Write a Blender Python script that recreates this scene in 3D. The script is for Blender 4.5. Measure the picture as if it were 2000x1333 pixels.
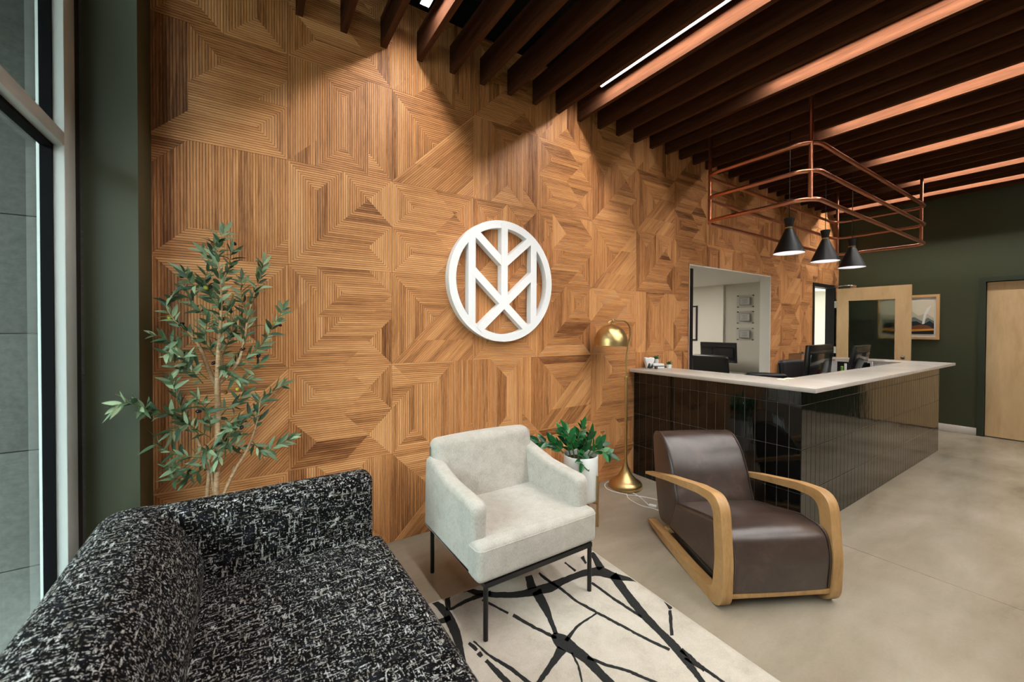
import bpy, bmesh, math, random, json
from mathutils import Vector, Matrix
random.seed(11)
S = bpy.context.scene
for o in list(bpy.data.objects): bpy.data.objects.remove(o, do_unlink=True)
C = S.collection
PI = math.pi

# ------------------------------------------------------------------ camera
cam_d = bpy.data.cameras.new('camera'); cam = bpy.data.objects.new('camera', cam_d); C.objects.link(cam)
S.camera = cam
cam_d.sensor_fit = 'HORIZONTAL'; cam_d.sensor_width = 36.0; cam_d.lens = 792.1 / 2000 * 36.0
cam_d.shift_x = -0.0003; cam_d.shift_y = -0.0082
cam_d.clip_start = 0.02
yaw, pitch, roll = 0.57989, 0.011605, 0.003647
fwd = Vector((math.sin(yaw)*math.cos(pitch), math.cos(yaw)*math.cos(pitch), -math.sin(pitch)))
rgt = Vector((math.cos(yaw), -math.sin(yaw), 0)); upv = rgt.cross(fwd)
r2 = rgt*math.cos(roll) + upv*math.sin(roll); u2 = upv*math.cos(roll) - rgt*math.sin(roll)
M = Matrix((( r2.x, u2.x, -fwd.x, -0.2045), (r2.y, u2.y, -fwd.y, -2.7154), (r2.z, u2.z, -fwd.z, 1.4486), (0, 0, 0, 1)))
cam.matrix_world = M
cam_d.dof.use_dof = True; cam_d.dof.focus_distance = 3.6; cam_d.dof.aperture_fstop = 3.2

# ------------------------------------------------------------------ world (overcast sky seen through the glazing)
W = bpy.data.worlds.new('overcast_sky'); S.world = W; W.use_nodes = True
bg = W.node_tree.nodes['Background']; bg.inputs['Color'].default_value = (0.86, 0.95, 1.0, 1); bg.inputs['Strength'].default_value = 20.0
LED = 106.0            # emission of the linear ceiling lights
S.view_settings.view_transform = 'Standard'; S.view_settings.look = 'None'
S.view_settings.exposure = 0.0; S.view_settings.gamma = 1.0; S.view_settings.use_curve_mapping = False

def portal(name, loc, rot, sx, sy):
    d = bpy.data.lights.new(name, 'AREA'); d.shape = 'RECTANGLE'; d.size = sx; d.size_y = sy
    d.cycles.is_portal = True
    o = bpy.data.objects.new(name, d); C.objects.link(o); o.location = loc; o.rotation_euler = rot
    return o
portal('window_portal_side', (-0.88, -1.45, 1.9), (0, -PI/2, 0), 3.6, 1.9)

# ------------------------------------------------------------------ materials
MATS = {}
def srgb(r, g, b):
    f = lambda c: (c/255/12.92) if c/255 <= 0.04045 else ((c/255+0.055)/1.055)**2.4
    return (f(r), f(g), f(b), 1)
def mat(name, col=(0.5,0.5,0.5,1), rough=0.5, metal=0.0, emit=None, strength=0, spec=0.5, trans=0, ior=1.45, sheen=0, coat=0):
    if name in MATS: return MATS[name]
    m = bpy.data.materials.new(name); m.use_nodes = True; MATS[name] = m
    b = m.node_tree.nodes['Principled BSDF']
    b.inputs['Base Color'].default_value = col; b.inputs['Roughness'].default_value = rough; b.inputs['Metallic'].default_value = metal
    b.inputs['Specular IOR Level'].default_value = spec; b.inputs['IOR'].default_value = ior
    b.inputs['Transmission Weight'].default_value = trans; b.inputs['Sheen Weight'].default_value = sheen; b.inputs['Coat Weight'].default_value = coat
    if emit: b.inputs['Emission Color'].default_value = emit; b.inputs['Emission Strength'].default_value = strength
    return m
class NT:
    def __init__(s, m): s.t = m.node_tree; s.b = s.t.nodes['Principled BSDF']
    def n(s, typ, **kw):
        x = s.t.nodes.new(typ)
        for k, v in kw.items():
            if k.startswith('i_'):
                key = k[2:]; key = int(key) if key.isdigit() else key.replace('_', ' ')
                x.inputs[key].default_value = v
            else: setattr(x, k, v)
        return x
    def l(s, a, b): s.t.links.new(a, b)
    def coord(s, kind='Object', scale=(1,1,1), rot=(0,0,0)):
        tc = s.n('ShaderNodeTexCoord'); mp = s.n('ShaderNodeMapping'); mp.inputs['Scale'].default_value = scale; mp.inputs['Rotation'].default_value = rot
        s.l(tc.outputs[kind], mp.inputs['Vector']); return mp.outputs['Vector']
    def noise(s, vec, scale=5, detail=3, rough=0.5, dist=0):
        x = s.n('ShaderNodeTexNoise'); x.inputs['Scale'].default_value = scale; x.inputs['Detail'].default_value = detail
        x.inputs['Roughness'].default_value = rough; x.inputs['Distortion'].default_value = dist
        s.l(vec, x.inputs['Vector']); return x.outputs['Fac']
    def ramp(s, fac, stops):
        x = s.n('ShaderNodeValToRGB'); e = x.color_ramp.elements
        e[0].position = 0.0; e[1].position = 1.0
        for p, c in stops[1:-1]: e.new(p).color = c
        e[0].color = stops[0][1]; e[len(e)-1].color = stops[-1][1]
        e[len(e)-1].position = stops[-1][0]; e[0].position = stops[0][0]
        s.l(fac, x.inputs['Fac']); return x.outputs['Color']
    def math(s, op, a, b=None, c=None, clamp=False):
        x = s.n('ShaderNodeMath', operation=op); x.use_clamp = clamp
        for i, v in enumerate((a, b, c)):
            if v is None: continue
            if isinstance(v, (int, float)): x.inputs[i].default_value = v
            else: s.l(v, x.inputs[i])
        return x.outputs[0]
    def mix(s, fac, a, b, mode='MIX'):
        x = s.n('ShaderNodeMix', data_type='RGBA', blend_type=mode)
        for i, v in ((0, fac), (6, a), (7, b)):
            if isinstance(v, (int, float)): x.inputs[i].default_value = v
            elif isinstance(v, tuple): x.inputs[i].default_value = v
            else: s.l(v, x.inputs[i])
        return x.outputs[2]
    def bump(s, h, strength=0.3, dist=0.01):
        x = s.n('ShaderNodeBump'); x.inputs['Strength'].default_value = strength; x.inputs['Distance'].default_value = dist
        s.l(h, x.inputs['Height']); s.l(x.outputs['Normal'], s.b.inputs['Normal'])
    def col(s, c): s.l(c, s.b.inputs['Base Color'])
    def rough(s, c): s.l(c, s.b.inputs['Roughness'])

def wood_mat(name, light, mid, dark, rough=0.45, spec=0.5, scale=(1.4, 22, 1), kind='UV', tone_amt=0.5, grain=1.0):
    m = mat(name, mid, rough, spec=spec); N = NT(m)
    v = N.coord(kind, scale)
    if kind == 'Object':
        oi = N.n('ShaderNodeObjectInfo'); va = N.n('ShaderNodeVectorMath', operation='MULTIPLY_ADD'); va.inputs[1].default_value = (1, 1, 1)
        sc = N.math('MULTIPLY', oi.outputs['Random'], 31.0); N.l(v, va.inputs[0]); N.l(sc, va.inputs[2]); v = va.outputs[0]
    n1 = N.noise(v, 2.2, 5, 0.62, 0.6); n2 = N.noise(v, 9.0, 4, 0.7, 0.2)
    g = N.math('ADD', N.math('MULTIPLY', n1, 0.65), N.math('MULTIPLY', n2, 0.35))
    if tone_amt:
        at = N.n('ShaderNodeAttribute', attribute_name='tone')
        g = N.math('ADD', g, N.math('MULTIPLY', N.math('SUBTRACT', at.outputs['Fac'], 0.5), tone_amt))
    N.col(N.ramp(g, [(0.22, dark), (0.47, mid), (0.74, light)]))
    N.bump(n2, 0.12*grain, 0.002)
    return m
wall_wood = wood_mat('walnut_panel_wood', srgb(226,167,112), srgb(196,134,83), srgb(120,72,39), 0.5, spec=0.35, tone_amt=0.45)
backing_m = mat('panel_backing', srgb(110,66,34), 0.7)
slat_m = wood_mat('stained_slat_wood', srgb(90,57,39), srgb(70,43,29), srgb(42,25,17), 0.9, spec=0.03, kind='Object', scale=(16,0.9,16), tone_amt=0)
oak_m = wood_mat('oak_frame_wood', srgb(186,146,98), srgb(166,126,80), srgb(136,98,58), 0.45, kind='Object', scale=(14,3,3), tone_amt=0)
maple_m = wood_mat('maple_veneer', srgb(228,198,154), srgb(214,182,137), srgb(190,154,108), 0.42, kind='Object', scale=(3,2.2,0.5), tone_amt=0)
edge_m = mat('panel_edge_wood', srgb(170,110,62), 0.5)

def paint(name, c, rough=0.6, bump=0.03, scale=180):
    m = mat(name, c, rough); N = NT(m); n = N.noise(N.coord('Object'), scale, 2, 0.5); N.bump(n, bump, 0.002); return m
green_m = paint('dark_green_paint', srgb(60,65,44), 0.5)
frame_green = paint('green_frame_paint', srgb(46,54,40), 0.4)
white_m = paint('white_wall_paint', srgb(224,220,210), 0.6)
cream_m = paint('cream_wall', srgb(226,220,206), 0.6)
greige_m = paint('greige_wall', srgb(188,182,168), 0.6)
black_ceil = paint('black_ceiling_paint', srgb(9,8,8), 0.9)
baseb_m = mat('white_baseboard_vinyl', srgb(214,208,200), 0.4)
alu_m = mat('white_aluminium', srgb(184,189,186), 0.4)
gasket_m = mat('black_rubber', srgb(5,5,6), 0.7, spec=0.1)
black_m = mat('black_metal', srgb(18,17,17), 0.4)
blackframe_m = mat('black_door_frame', srgb(16,15,15), 0.45)
blackplastic = mat('black_plastic', srgb(16,16,17), 0.28)
screen_m = mat('monitor_back_gloss', srgb(20,20,22), 0.12)
emblem_m = mat('white_emblem_enamel', srgb(244,246,247), 0.4)
white_obj = mat('white_lacquer', srgb(228,229,229), 0.35)
slab_m = mat('quartz_slab', srgb(222,214,204), 0.22); N = NT(slab_m)
N.col(N.ramp(N.noise(N.coord('Object'), 3.5, 6, 0.6, 0.4), [(0.3, srgb(184,176,166)), (0.7, srgb(196,189,180))]))
copper_m = mat('copper_pipe', srgb(190,124,94), 0.30, 1.0)
brass_m = mat('brushed_brass', srgb(206,176,120), 0.36, 1.0)
chrome_m = mat('chrome', srgb(200,200,202), 0.15, 1.0)
pend_m = mat('matte_black_shade', srgb(20,19,19), 0.5)
pendin_m = mat('white_shade_lining', srgb(238,240,244), 0.5)
cable_m = mat('white_cable', srgb(228,224,216), 0.5)
pot_m = mat('pale_grey_ceramic', srgb(214,216,212), 0.45)
soil_m = mat('potting_soil', srgb(52,40,30), 0.9)

# glazing
def thin_glass(name, tint, refl=0.06, rough=0.0):
    m = bpy.data.materials.new(name); m.use_nodes = True; MATS[name] = m; t = m.node_tree
    for n in list(t.nodes): t.nodes.remove(n)
    out = t.nodes.new('ShaderNodeOutputMaterial'); mx = t.nodes.new('ShaderNodeMixShader'); tr = t.nodes.new('ShaderNodeBsdfTransparent')
    gl = t.nodes.new('ShaderNodeBsdfGlossy'); fr = t.nodes.new('ShaderNodeFresnel'); fr.inputs['IOR'].default_value = 1.35
    tr.inputs['Color'].default_value = tint; gl.inputs['Roughness'].default_value = rough
    
    ge = t.nodes.new('ShaderNodeNewGeometry'); sb = t.nodes.new('ShaderNodeMath'); sb.operation = 'SUBTRACT'; sb.inputs[0].default_value = 1.0
    ml = t.nodes.new('ShaderNodeMath'); ml.operation = 'MULTIPLY'; t.links.new(ge.outputs['Backfacing'], sb.inputs[1])
    fr.inputs['IOR'].default_value = 1.4; t.links.new(fr.outputs[0], ml.inputs[0]); t.links.new(sb.outputs[0], ml.inputs[1]); t.links.new(ml.outputs[0], mx.inputs[0])
    t.links.new(tr.outputs[0], mx.inputs[1]); t.links.new(gl.outputs[0], mx.inputs[2]); t.links.new(mx.outputs[0], out.inputs[0])
    return m
glass_m = thin_glass('window_glass', (0.88,0.945,0.925,1))
frost_m = mat('frosted_door_glass', (0.62,0.70,0.64,1), 0.42, trans=1.0, ior=1.2)
acryl_m = thin_glass('clear_acrylic', (0.95,0.95,0.95,1))

# concrete floor
conc_m = mat('polished_concrete', srgb(168,154,134), 0.3); N = NT(conc_m)
v = N.coord('Object', (1,1,1)); vs = N.coord('Object', (0.45,1.5,1))
a = N.noise(v, 1.1, 5, 0.55, 0.3); b = N.noise(vs, 2.0, 6, 0.6, 0.25); c = N.noise(v, 70, 3, 0.6)
g = N.math('ADD', N.math('ADD', N.math('MULTIPLY', a, 0.45), N.math('MULTIPLY', b, 0.47)), N.math('MULTIPLY', c, 0.08))
N.col(N.ramp(g, [(0.33, srgb(112,101,86)), (0.45, srgb(136,125,108)), (0.56, srgb(149,138,122)), (0.68, srgb(162,153,139))]))
N.rough(N.ramp(b, [(0.3, (0.20,)*3+(1,)), (0.7, (0.265,)*3+(1,))]))
N.bump(c, 0.02, 0.002)

# glazed black tile
tile_m = mat('black_glazed_tile', srgb(13,13,12), 0.06, coat=0.3); N = NT(tile_m)
oi = N.n('ShaderNodeObjectInfo'); vv = N.n('ShaderNodeVectorMath', operation='ADD')
tc = N.n('ShaderNodeTexCoord'); N.l(tc.outputs['Object'], vv.inputs[0]); N.l(oi.outputs['Random'], vv.inputs[1])
vs = N.n('ShaderNodeVectorMath', operation='MULTIPLY'); vs.inputs[1].default_value = (1, 1, 0.14); N.l(vv.outputs[0], vs.inputs[0])
n = N.noise(vs.outputs[0], 30, 2, 0.5, 0.5); N.bump(n, 0.22, 0.004)
grout_m = mat('grey_grout', srgb(112,108,102), 0.8)

# leather
leather_m = mat('worn_brown_leather', srgb(58,44,38), 0.34, spec=0.85); N = NT(leather_m)
v = N.coord('Object'); a = N.noise(v, 7, 6, 0.7, 0.4); b = N.noise(v, 190, 3, 0.6)
N.col(N.ramp(a, [(0.3, srgb(44,33,29)), (0.55, srgb(62,48,42)), (0.75, srgb(88,68,57))]))
N.rough(N.ramp(a, [(0.3, (0.285,)*3+(1,)), (0.7, (0.37,)*3+(1,))])); N.bump(b, 0.10, 0.001)

# light chenille
chen_m = mat('light_chenille_fabric', srgb(206,200,189), 0.9, sheen=0.3, spec=0.2); N = NT(chen_m)
v = N.coord('Object'); a = N.noise(v, 14, 5, 0.7, 0.3); b = N.noise(N.coord('Object', (1,1,0.35)), 260, 2, 0.6)
g = N.math('ADD', N.math('MULTIPLY', a, 0.5), N.math('MULTIPLY', b, 0.5))
N.col(N.ramp(g, [(0.33, srgb(154,148,137)), (0.5, srgb(174,168,158)), (0.68, srgb(188,183,174))])); N.bump(b, 0.35, 0.0015)

# tweed
tweed_m = mat('black_white_tweed', srgb(30,30,31), 0.95, spec=0.06); N = NT(tweed_m)
def thread(sc, lo, hi):
    n = N.noise(N.coord('Object', sc), 1.0, 2, 0.55, 0.25); return N.ramp(n, [(lo, (0,0,0,1)), (hi, (1,1,1,1))])
ta = thread((30,135,135), 0.607, 0.647); tb = thread((135,30,135), 0.607, 0.647); tcz = thread((135,135,30), 0.607, 0.647)
mx = N.mix(1.0, N.mix(1.0, ta, tb, 'LIGHTEN'), tcz, 'LIGHTEN')
fine = N.noise(N.coord('Object'), 330, 2, 0.5)
base = N.ramp(N.noise(N.coord('Object'), 26, 3, 0.6), [(0.36, srgb(7,7,8)), (0.52, srgb(14,13,13)), (0.66, srgb(26,27,32))])
thr = N.ramp(N.noise(N.coord('Object'), 30, 3, 0.6), [(0.35, srgb(118,110,98)), (0.5, srgb(178,174,168)), (0.66, srgb(208,206,204))])
N.col(N.mix(N.math('MULTIPLY', mx, N.ramp(fine, [(0.38, (0.12,)*3+(1,)), (0.52, (1,1,1,1))])), base, thr)); N.bump(mx, 0.5, 0.002)

# rug
rug_m = mat('cream_rug_pile', srgb(205,196,182), 0.95, spec=0.1); N = NT(rug_m)
a = N.noise(N.coord('Object'), 6, 5, 0.7, 0.4); b = N.noise(N.coord('Object'), 300, 2, 0.6)
N.col(N.ramp(N.math('ADD', N.math('MULTIPLY', a, 0.6), N.math('MULTIPLY', b, 0.4)), [(0.35, srgb(164,155,142)), (0.5, srgb(180,172,159)), (0.66, srgb(191,184,173))])); N.bump(b, 0.3, 0.002)
rugk_m = mat('charcoal_rug_pile', srgb(38,38,38), 0.95, spec=0.1); N = NT(rugk_m)
b = N.noise(N.coord('Object'), 300, 2, 0.6); N.col(N.ramp(b, [(0.35, srgb(28,28,28)), (0.65, srgb(52,52,51))]))

# stone outside
stone_m = mat('grey_stone_block', srgb(70,70,66), 0.85); N = NT(stone_m)
v = N.coord('Object', (0.5,1,2)); a = N.noise(v, 4.0, 7, 0.6, 0.8); b = N.noise(N.coord('Object'), 40, 4, 0.6)
N.col(N.ramp(b, [(0.3, srgb(63,64,60)), (0.7, srgb(78,78,74))])); N.bump(a, 0.5, 0.03)

# foliage
def leafmat(name, c1, c2, rough=0.45):
    m = mat(name, c1, rough, spec=0.5); N = NT(m); oi = N.n('ShaderNodeObjectInfo'); at = N.n('ShaderNodeAttribute', attribute_name='tone')
    r = N.math('FRACT', N.math('ADD', oi.outputs['Random'], at.outputs['Fac'])); N.col(N.ramp(r, [(0.0, c1), (1.0, c2)])); return m
olive_leaf = leafmat('olive_leaf', srgb(30,54,35), srgb(86,112,78), 0.5)
olive_leaf2 = leafmat('olive_leaf_underside', srgb(104,126,96), srgb(140,156,120), 0.55)
zz_leaf = leafmat('glossy_green_leaf', srgb(18,66,34), srgb(44,112,58), 0.22)
bark_m = mat('pale_bark', srgb(168,134,100), 0.8); N = NT(bark_m)
N.col(N.ramp(N.noise(N.coord('Object', (1,1,3)), 40, 4, 0.6), [(0.3, srgb(138,104,74)), (0.7, srgb(190,156,120))]))
twig_m = mat('green_twig', srgb(96,104,58), 0.6)
OLV = [mat('black_olive', srgb(22,14,20), 0.2), mat('green_olive', srgb(170,168,50), 0.3), mat('purple_olive', srgb(58,20,24), 0.22), mat('turning_olive', srgb(110,72,30), 0.25)]

# ------------------------------------------------------------------ geometry helpers
def link(name, me, m=None, parent=None, loc=None, rot=None):
    o = bpy.data.objects.new(name, me); C.objects.link(o)
    if m is not None and me is not None and not me.materials: me.materials.append(m)
    if parent is not None: o.parent = parent
    if loc is not None: o.location = loc
    if rot is not None: o.rotation_euler = rot
    return o
def tag(o, label=None, cat=None, group=None, kind=None):
    if label: o['label'] = label
    if cat: o['category'] = cat
    if group: o['group'] = group
    if kind: o['kind'] = kind
    return o
def thing(name, label, cat, loc=(0,0,0), rz=0, group=None):
    o = bpy.data.objects.new(name, None); C.objects.link(o); o.location = loc; o.rotation_euler = (0,0,rz); o.empty_display_size = 0.1
    return tag(o, label, cat, group)
def fin(name, bm, m, parent=None, smooth=False, loc=None, rot=None, angle=None):
    bmesh.ops.recalc_face_normals(bm, faces=bm.faces[:])
    me = bpy.data.meshes.new(name); bm.to_mesh(me); bm.free()
    if smooth:
        for p in me.polygons: p.use_smooth = True
        if angle is not None: me.set_sharp_from_angle(angle=math.radians(angle))
    return link(name, me, m, parent, loc, rot)
def box_bm(x0,x1,y0,y1,z0,z1, bm=None):
    bm = bm or bmesh.new()
    v = [bm.verts.new(p) for p in ((x0,y0,z0),(x1,y0,z0),(x1,y1,z0),(x0,y1,z0),(x0,y0,z1),(x1,y0,z1),(x1,y1,z1),(x0,y1,z1))]
    for f in ((0,3,2,1),(4,5,6,7),(0,1,5,4),(1,2,6,5),(2,3,7,6),(3,0,4,7)): bm.faces.new([v[i] for i in f])
    return bm
def bevel(bm, w, seg=2, sel=None):
    bmesh.ops.bevel(bm, geom=(sel or bm.edges[:]), offset=w, segments=seg, profile=0.5, affect='EDGES', clamp_overlap=True); return bm
def box(name, x0,x1,y0,y1,z0,z1, m, parent=None, bev=0, seg=2, smooth=False, loc=None, rot=None):
    bm = box_bm(min(x0,x1),max(x0,x1),min(y0,y1),max(y0,y1),min(z0,z1),max(z0,z1))
    if bev: bevel(bm, bev, seg)
    return fin(name, bm, m, parent, smooth or bev > 0, loc, rot, 40 if bev else None)
def tube_bm(pts, rad, n=10, bm=None, cap=True, closed=False):
    bm = bm or bmesh.new(); P = [Vector(p) for p in pts]; k = len(P)
    R = rad if isinstance(rad, (list, tuple)) else [rad]*k
    rings = []; up = None
    for i in range(k):
        if closed: t = P[(i+1) % k] - P[i-1]
        else: t = (P[min(i+1,k-1)] - P[max(i-1,0)])
        t.normalize()
        if up is None:
            up = Vector((0,0,1)) if abs(t.z) < 0.9 else Vector((1,0,0))
        a = t.cross(up); a.normalize(); b = a.cross(t); b.normalize(); up = b
        rings.append([bm.verts.new(P[i] + (a*math.cos(2*PI*j/n) + b*math.sin(2*PI*j/n))*R[i]) for j in range(n)])
    for i in range(k if closed else k-1):
        r, s = rings[i], rings[(i+1) % k]
        for j in range(n): bm.faces.new((r[j], r[(j+1)%n], s[(j+1)%n], s[j]))
    if cap and not closed:
        bm.faces.new(rings[0][::-1]); bm.faces.new(rings[-1])
    return bm
def tube(name, pts, rad, m, parent=None, n=10, closed=False, smooth=True):
    return fin(name, tube_bm(pts, rad, n, closed=closed), m, parent, smooth, angle=50)
def lathe_bm(prof, n=32, bm=None, cx=0, cy=0):
    bm = bm or bmesh.new(); rings = []
    for r, z in prof:
        if r < 1e-5: rings.append([bm.verts.new((cx, cy, z))])
        else: rings.append([bm.verts.new((cx+r*math.cos(2*PI*j/n), cy+r*math.sin(2*PI*j/n), z)) for j in range(n)])
    for a, b in zip(rings, rings[1:]):
        for j in range(n):
            q = [a[j % len(a)], a[(j+1) % len(a)], b[(j+1) % len(b)], b[j % len(b)]]
            u = []
            for w in q:
                if w not in u: u.append(w)
            if len(u) >= 3: bm.faces.new(u)
    return bm
def lathe(name, prof, m, parent=None, n=32, angle=40, loc=None, rot=None):
    return fin(name, lathe_bm(prof, n), m, parent, True, loc, rot, angle)
def prism_bm(poly, h0, h1, axis='z', bm=None):
    """extrude a 2D polygon; axis gives the extrusion axis, poly coords are the other two in order"""
    bm = bm or bmesh.new()
    def P(u, w, h): return {'z': (u, w, h), 'y': (u, h, w), 'x': (h, u, w)}[axis]
    a = [bm.verts.new(P(u, w, h0)) for u, w in poly]; b = [bm.verts.new(P(u, w, h1)) for u, w in poly]
    n = len(poly); bm.faces.new(a[::-1]); bm.faces.new(b)
    for i in range(n): bm.faces.new((a[i], a[(i+1)%n], b[(i+1)%n], b[i]))
    return bm
def round_poly(pts, rads, seg=5):
    """round the corners of a polygon; rads one radius per corner"""
    out = []; n = len(pts)
    for i in range(n):
        p = Vector(pts[i]); a = Vector(pts[i-1]); b = Vector(pts[(i+1) % n]); r = rads[i] if isinstance(rads, (list, tuple)) else rads
        if r <= 0: out.append(tuple(p)); continue
        da = (a-p); db = (b-p); la, lb = da.length, db.length; da.normalize(); db.normalize()
        ang = da.angle(db); d = min(r/math.tan(ang/2), la*0.49, lb*0.49)
        q0 = p + da*d; q1 = p + db*d
        for k in range(seg+1):
            t = k/seg; out.append(tuple((1-t)**2*q0 + 2*t*(1-t)*p + t*t*q1))
    return out
def subsurf(o, lv=2):
    md = o.modifiers.new('smooth', 'SUBSURF'); md.levels = lv; md.render_levels = lv; return o
def struct(o): return tag(o, kind='structure')
# ================================================================== THE SETTING
RW = 8.15; CEIL = 3.9; PW = 0.61; Z0 = -0.013
OPEN = [(3.93, 5.80, 0.76, 2.17), (7.14, 8.00, -1.0, 2.17)]   # pass-through opening, doorway (x0,x1,z0,z1)

# floor: concrete cast in bays with sawn joints
fl = struct(box('floor', -0.95, 9.6, -7.0, 3.2, -0.12, -0.006, grout_m))
xs = [-0.95, -0.25, 3.14, 6.53, 9.6]; ys = [-7.0, -4.55, 3.2]
for i in range(len(xs)-1):
    for j in range(len(ys)-1):
        box('concrete_bay', xs[i]+0.002, xs[i+1]-0.002, ys[j]+0.002, ys[j+1]-0.002, -0.006, 0.0, conc_m, fl)

# back wall core (panels hang on it)
bm = bmesh.new(); y0, y1 = 0.012, 0.116
box_bm(-0.95, OPEN[0][0], y0, y1, 0, CEIL, bm); box_bm(OPEN[0][1], OPEN[1][0], y0, y1, 0, CEIL, bm)
box_bm(OPEN[0][0], OPEN[0][1], y0, y1, OPEN[0][3], CEIL, bm); box_bm(OPEN[0][0], OPEN[0][1], y0, y1, 0, OPEN[0][2], bm)
box_bm(OPEN[1][0], OPEN[1][1], y0, y1, OPEN[1][3], CEIL, bm); box_bm(OPEN[1][1], 8.3, y0, y1, 0, CEIL, bm)
wb = struct(fin('wall_back', bm, white_m)); wb.data.materials.append(backing_m)
for p in wb.data.polygons:
    if p.normal.y < -0.9: p.material_index = 1

DES = {}
DES['A'] = [('V',(0,4),(0,2),(1,3)),('V',(0,2),(0,0),(1,1)),('V',(4,4),(3,3),(4,2)),('V',(4,2),(3,1),(4,0)),('H',(2,4),(4,4),(3,3)),('H',(0,4),(2,4),(3,3),(1,3)),('H',(1,3),(3,3),(2,2),(0,2)),('H',(3,3),(4,2),(2,2)),('H',(0,2),(2,2),(3,1),(1,1)),('H',(2,2),(4,2),(3,1)),('H',(1,1),(3,1),(2,0),(0,0)),('H',(3,1),(4,0),(2,0))]
DES['B'] = [('H',(0,4),(1,4),(1,3)),('V',(0,4),(1,3),(0,2)),('V',(0,2),(1,3),(1,1),(0,0)),('V',(1,4),(2,3),(1,2)),('V',(3,4),(4,4),(4,3)),('H',(1,4),(3,4),(4,3),(2,3)),('H',(2,3),(4,3),(3,2),(1,2)),('H',(4,3),(4,2),(3,2)),('V',(1,2),(2,2),(1,1)),('H',(1,1),(2,2),(4,2),(3,1)),('V',(4,2),(4,0),(3,1)),('H',(0,0),(1,1),(3,1),(2,0)),('H',(3,1),(4,0),(2,0))]
DES['C'] = [('H',(0,4),(2,4),(1,3)),('V',(0,4),(1,3),(1,1),(0,0)),('V',(1,3),(2,4),(2,2),(1,1)),('H',(2,4),(4,4),(3,3)),('V',(2,4),(3,3),(2,2)),('V',(4,4),(4,2),(3,3)),('H',(2,2),(3,3),(4,2)),('H',(2,2),(4,2),(3,1),(1,1)),('V',(4,2),(4,0),(3,1)),('H',(0,0),(1,1),(3,1),(4,0))]
DES['D'] = [('H',(1,4),(3,4),(2,3)),('H',(1,0),(3,0),(2,1)),('H',(3,0),(4,0),(3,1)),('V',(0,0),(1,1),(1,4),(0,4)),('V',(0,0),(1,0),(1,1)),('V',(1,0),(2,1),(2,3),(1,4)),('V',(2,1),(3,0),(3,4),(2,3)),('V',(3,1),(4,0),(4,4),(3,4))]
DES['E'] = [('V',(0,4),(2,2),(0,0)),('H',(0,4),(4,4),(2,2)),('D',(0,0),(4,0),(4,1),(1,1)),('D',(1,1),(4,1),(4,2.5),(2.5,2.5)),('D',(2.5,2.5),(4,2.5),(4,4))]
DES['G'] = [('H',(0,4),(3,4),(2,3),(1,3)),('H',(0,4),(1,3),(0,2)),('V',(0,2),(1,3),(1,1),(0,0)),('V',(1,3),(2,3),(2,0),(1,1)),('H',(0,0),(1,1),(2,0)),('V',(2,3),(3,4),(3,0),(2,0)),('H',(3,0),(4,0),(4,1)),('V',(3,0),(4,1),(4,4),(3,4))]
DES['G2'] = [('V',(0,0),(0,4),(1,4),(1,1)),('V',(1,4),(2,3),(1,2)),('H',(1,4),(4,4),(4,3),(2,3)),('H',(2,3),(4,3),(4,2),(1,2)),('H',(1,2),(4,2),(4,1),(1,1)),('H',(0,0),(1,1),(4,1),(4,0))]
DES['J'] = [('V',(0,0),(1,1),(1,4),(0,4)),('V',(1,2),(2,3),(1,4)),('H',(1,4),(4,4),(4,3),(2,3)),('H',(1,2),(2,3),(4,3),(3,2)),('V',(4,3),(4,2),(3,2)),('H',(1,2),(3,2),(4,2),(3,1),(1,1)),('V',(4,2),(4,0),(3,1)),('H',(0,0),(1,1),(3,1),(4,0))]
DES['K'] = [('H',(0,4),(1,4),(0,3)),('V',(0,3),(1,4),(1,1),(0,0)),('V',(1,4),(2,4),(2,1),(1,1)),('H',(0,0),(1,1),(2,1),(2,0)),('V',(2,0),(3,0),(4,1),(4,4),(2,4)),('H',(3,0),(4,0),(4,1))]
DES['L'] = [('H',(0,4),(4,4),(3,3),(1,3)),('V',(0,4),(1,3),(1,1),(0,0)),('V',(4,4),(4,0),(3,1),(3,3)),('H',(0,0),(1,1),(3,1),(4,0)),('H',(1,3),(3,3),(2,2)),('V',(1,3),(2,2),(1,1)),('V',(3,3),(3,1),(2,2)),('V',(1,1),(2,2),(3,1))]
DES['T'] = [(('V' if d[0] == 'H' else 'H'),) + tuple((v, u) for u, v in d[1:]) for d in DES['A']]
LAY = ['LELKJT', 'DABCDA', 'EGEAED', 'TDCTDB', 'TECBAD', 'CgAECA', 'ADDCED', 'LBAAAL', 'EATCDA', 'AEDBAT', 'CLEAGD', 'AAAEDC', 'DATBCA', 'EADBEA', 'ADEACD']
def clip(poly, a, b, c):
    """keep a*x+b*y<=c"""
    out = []; n = len(poly)
    for i in range(n):
        p, q = poly[i], poly[(i+1) % n]; dp = a*p[0]+b*p[1]-c; dq = a*q[0]+b*q[1]-c
        if dp <= 1e-9: out.append(p)
        if (dp < -1e-9 and dq > 1e-9) or (dp > 1e-9 and dq < -1e-9):
            t = dp/(dp-dq); out.append((p[0]+(q[0]-p[0])*t, p[1]+(q[1]-p[1])*t))
    return out
def area(p): return abs(sum(p[i][0]*p[(i+1)%len(p)][1]-p[(i+1)%len(p)][0]*p[i][1] for i in range(len(p))))/2
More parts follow.
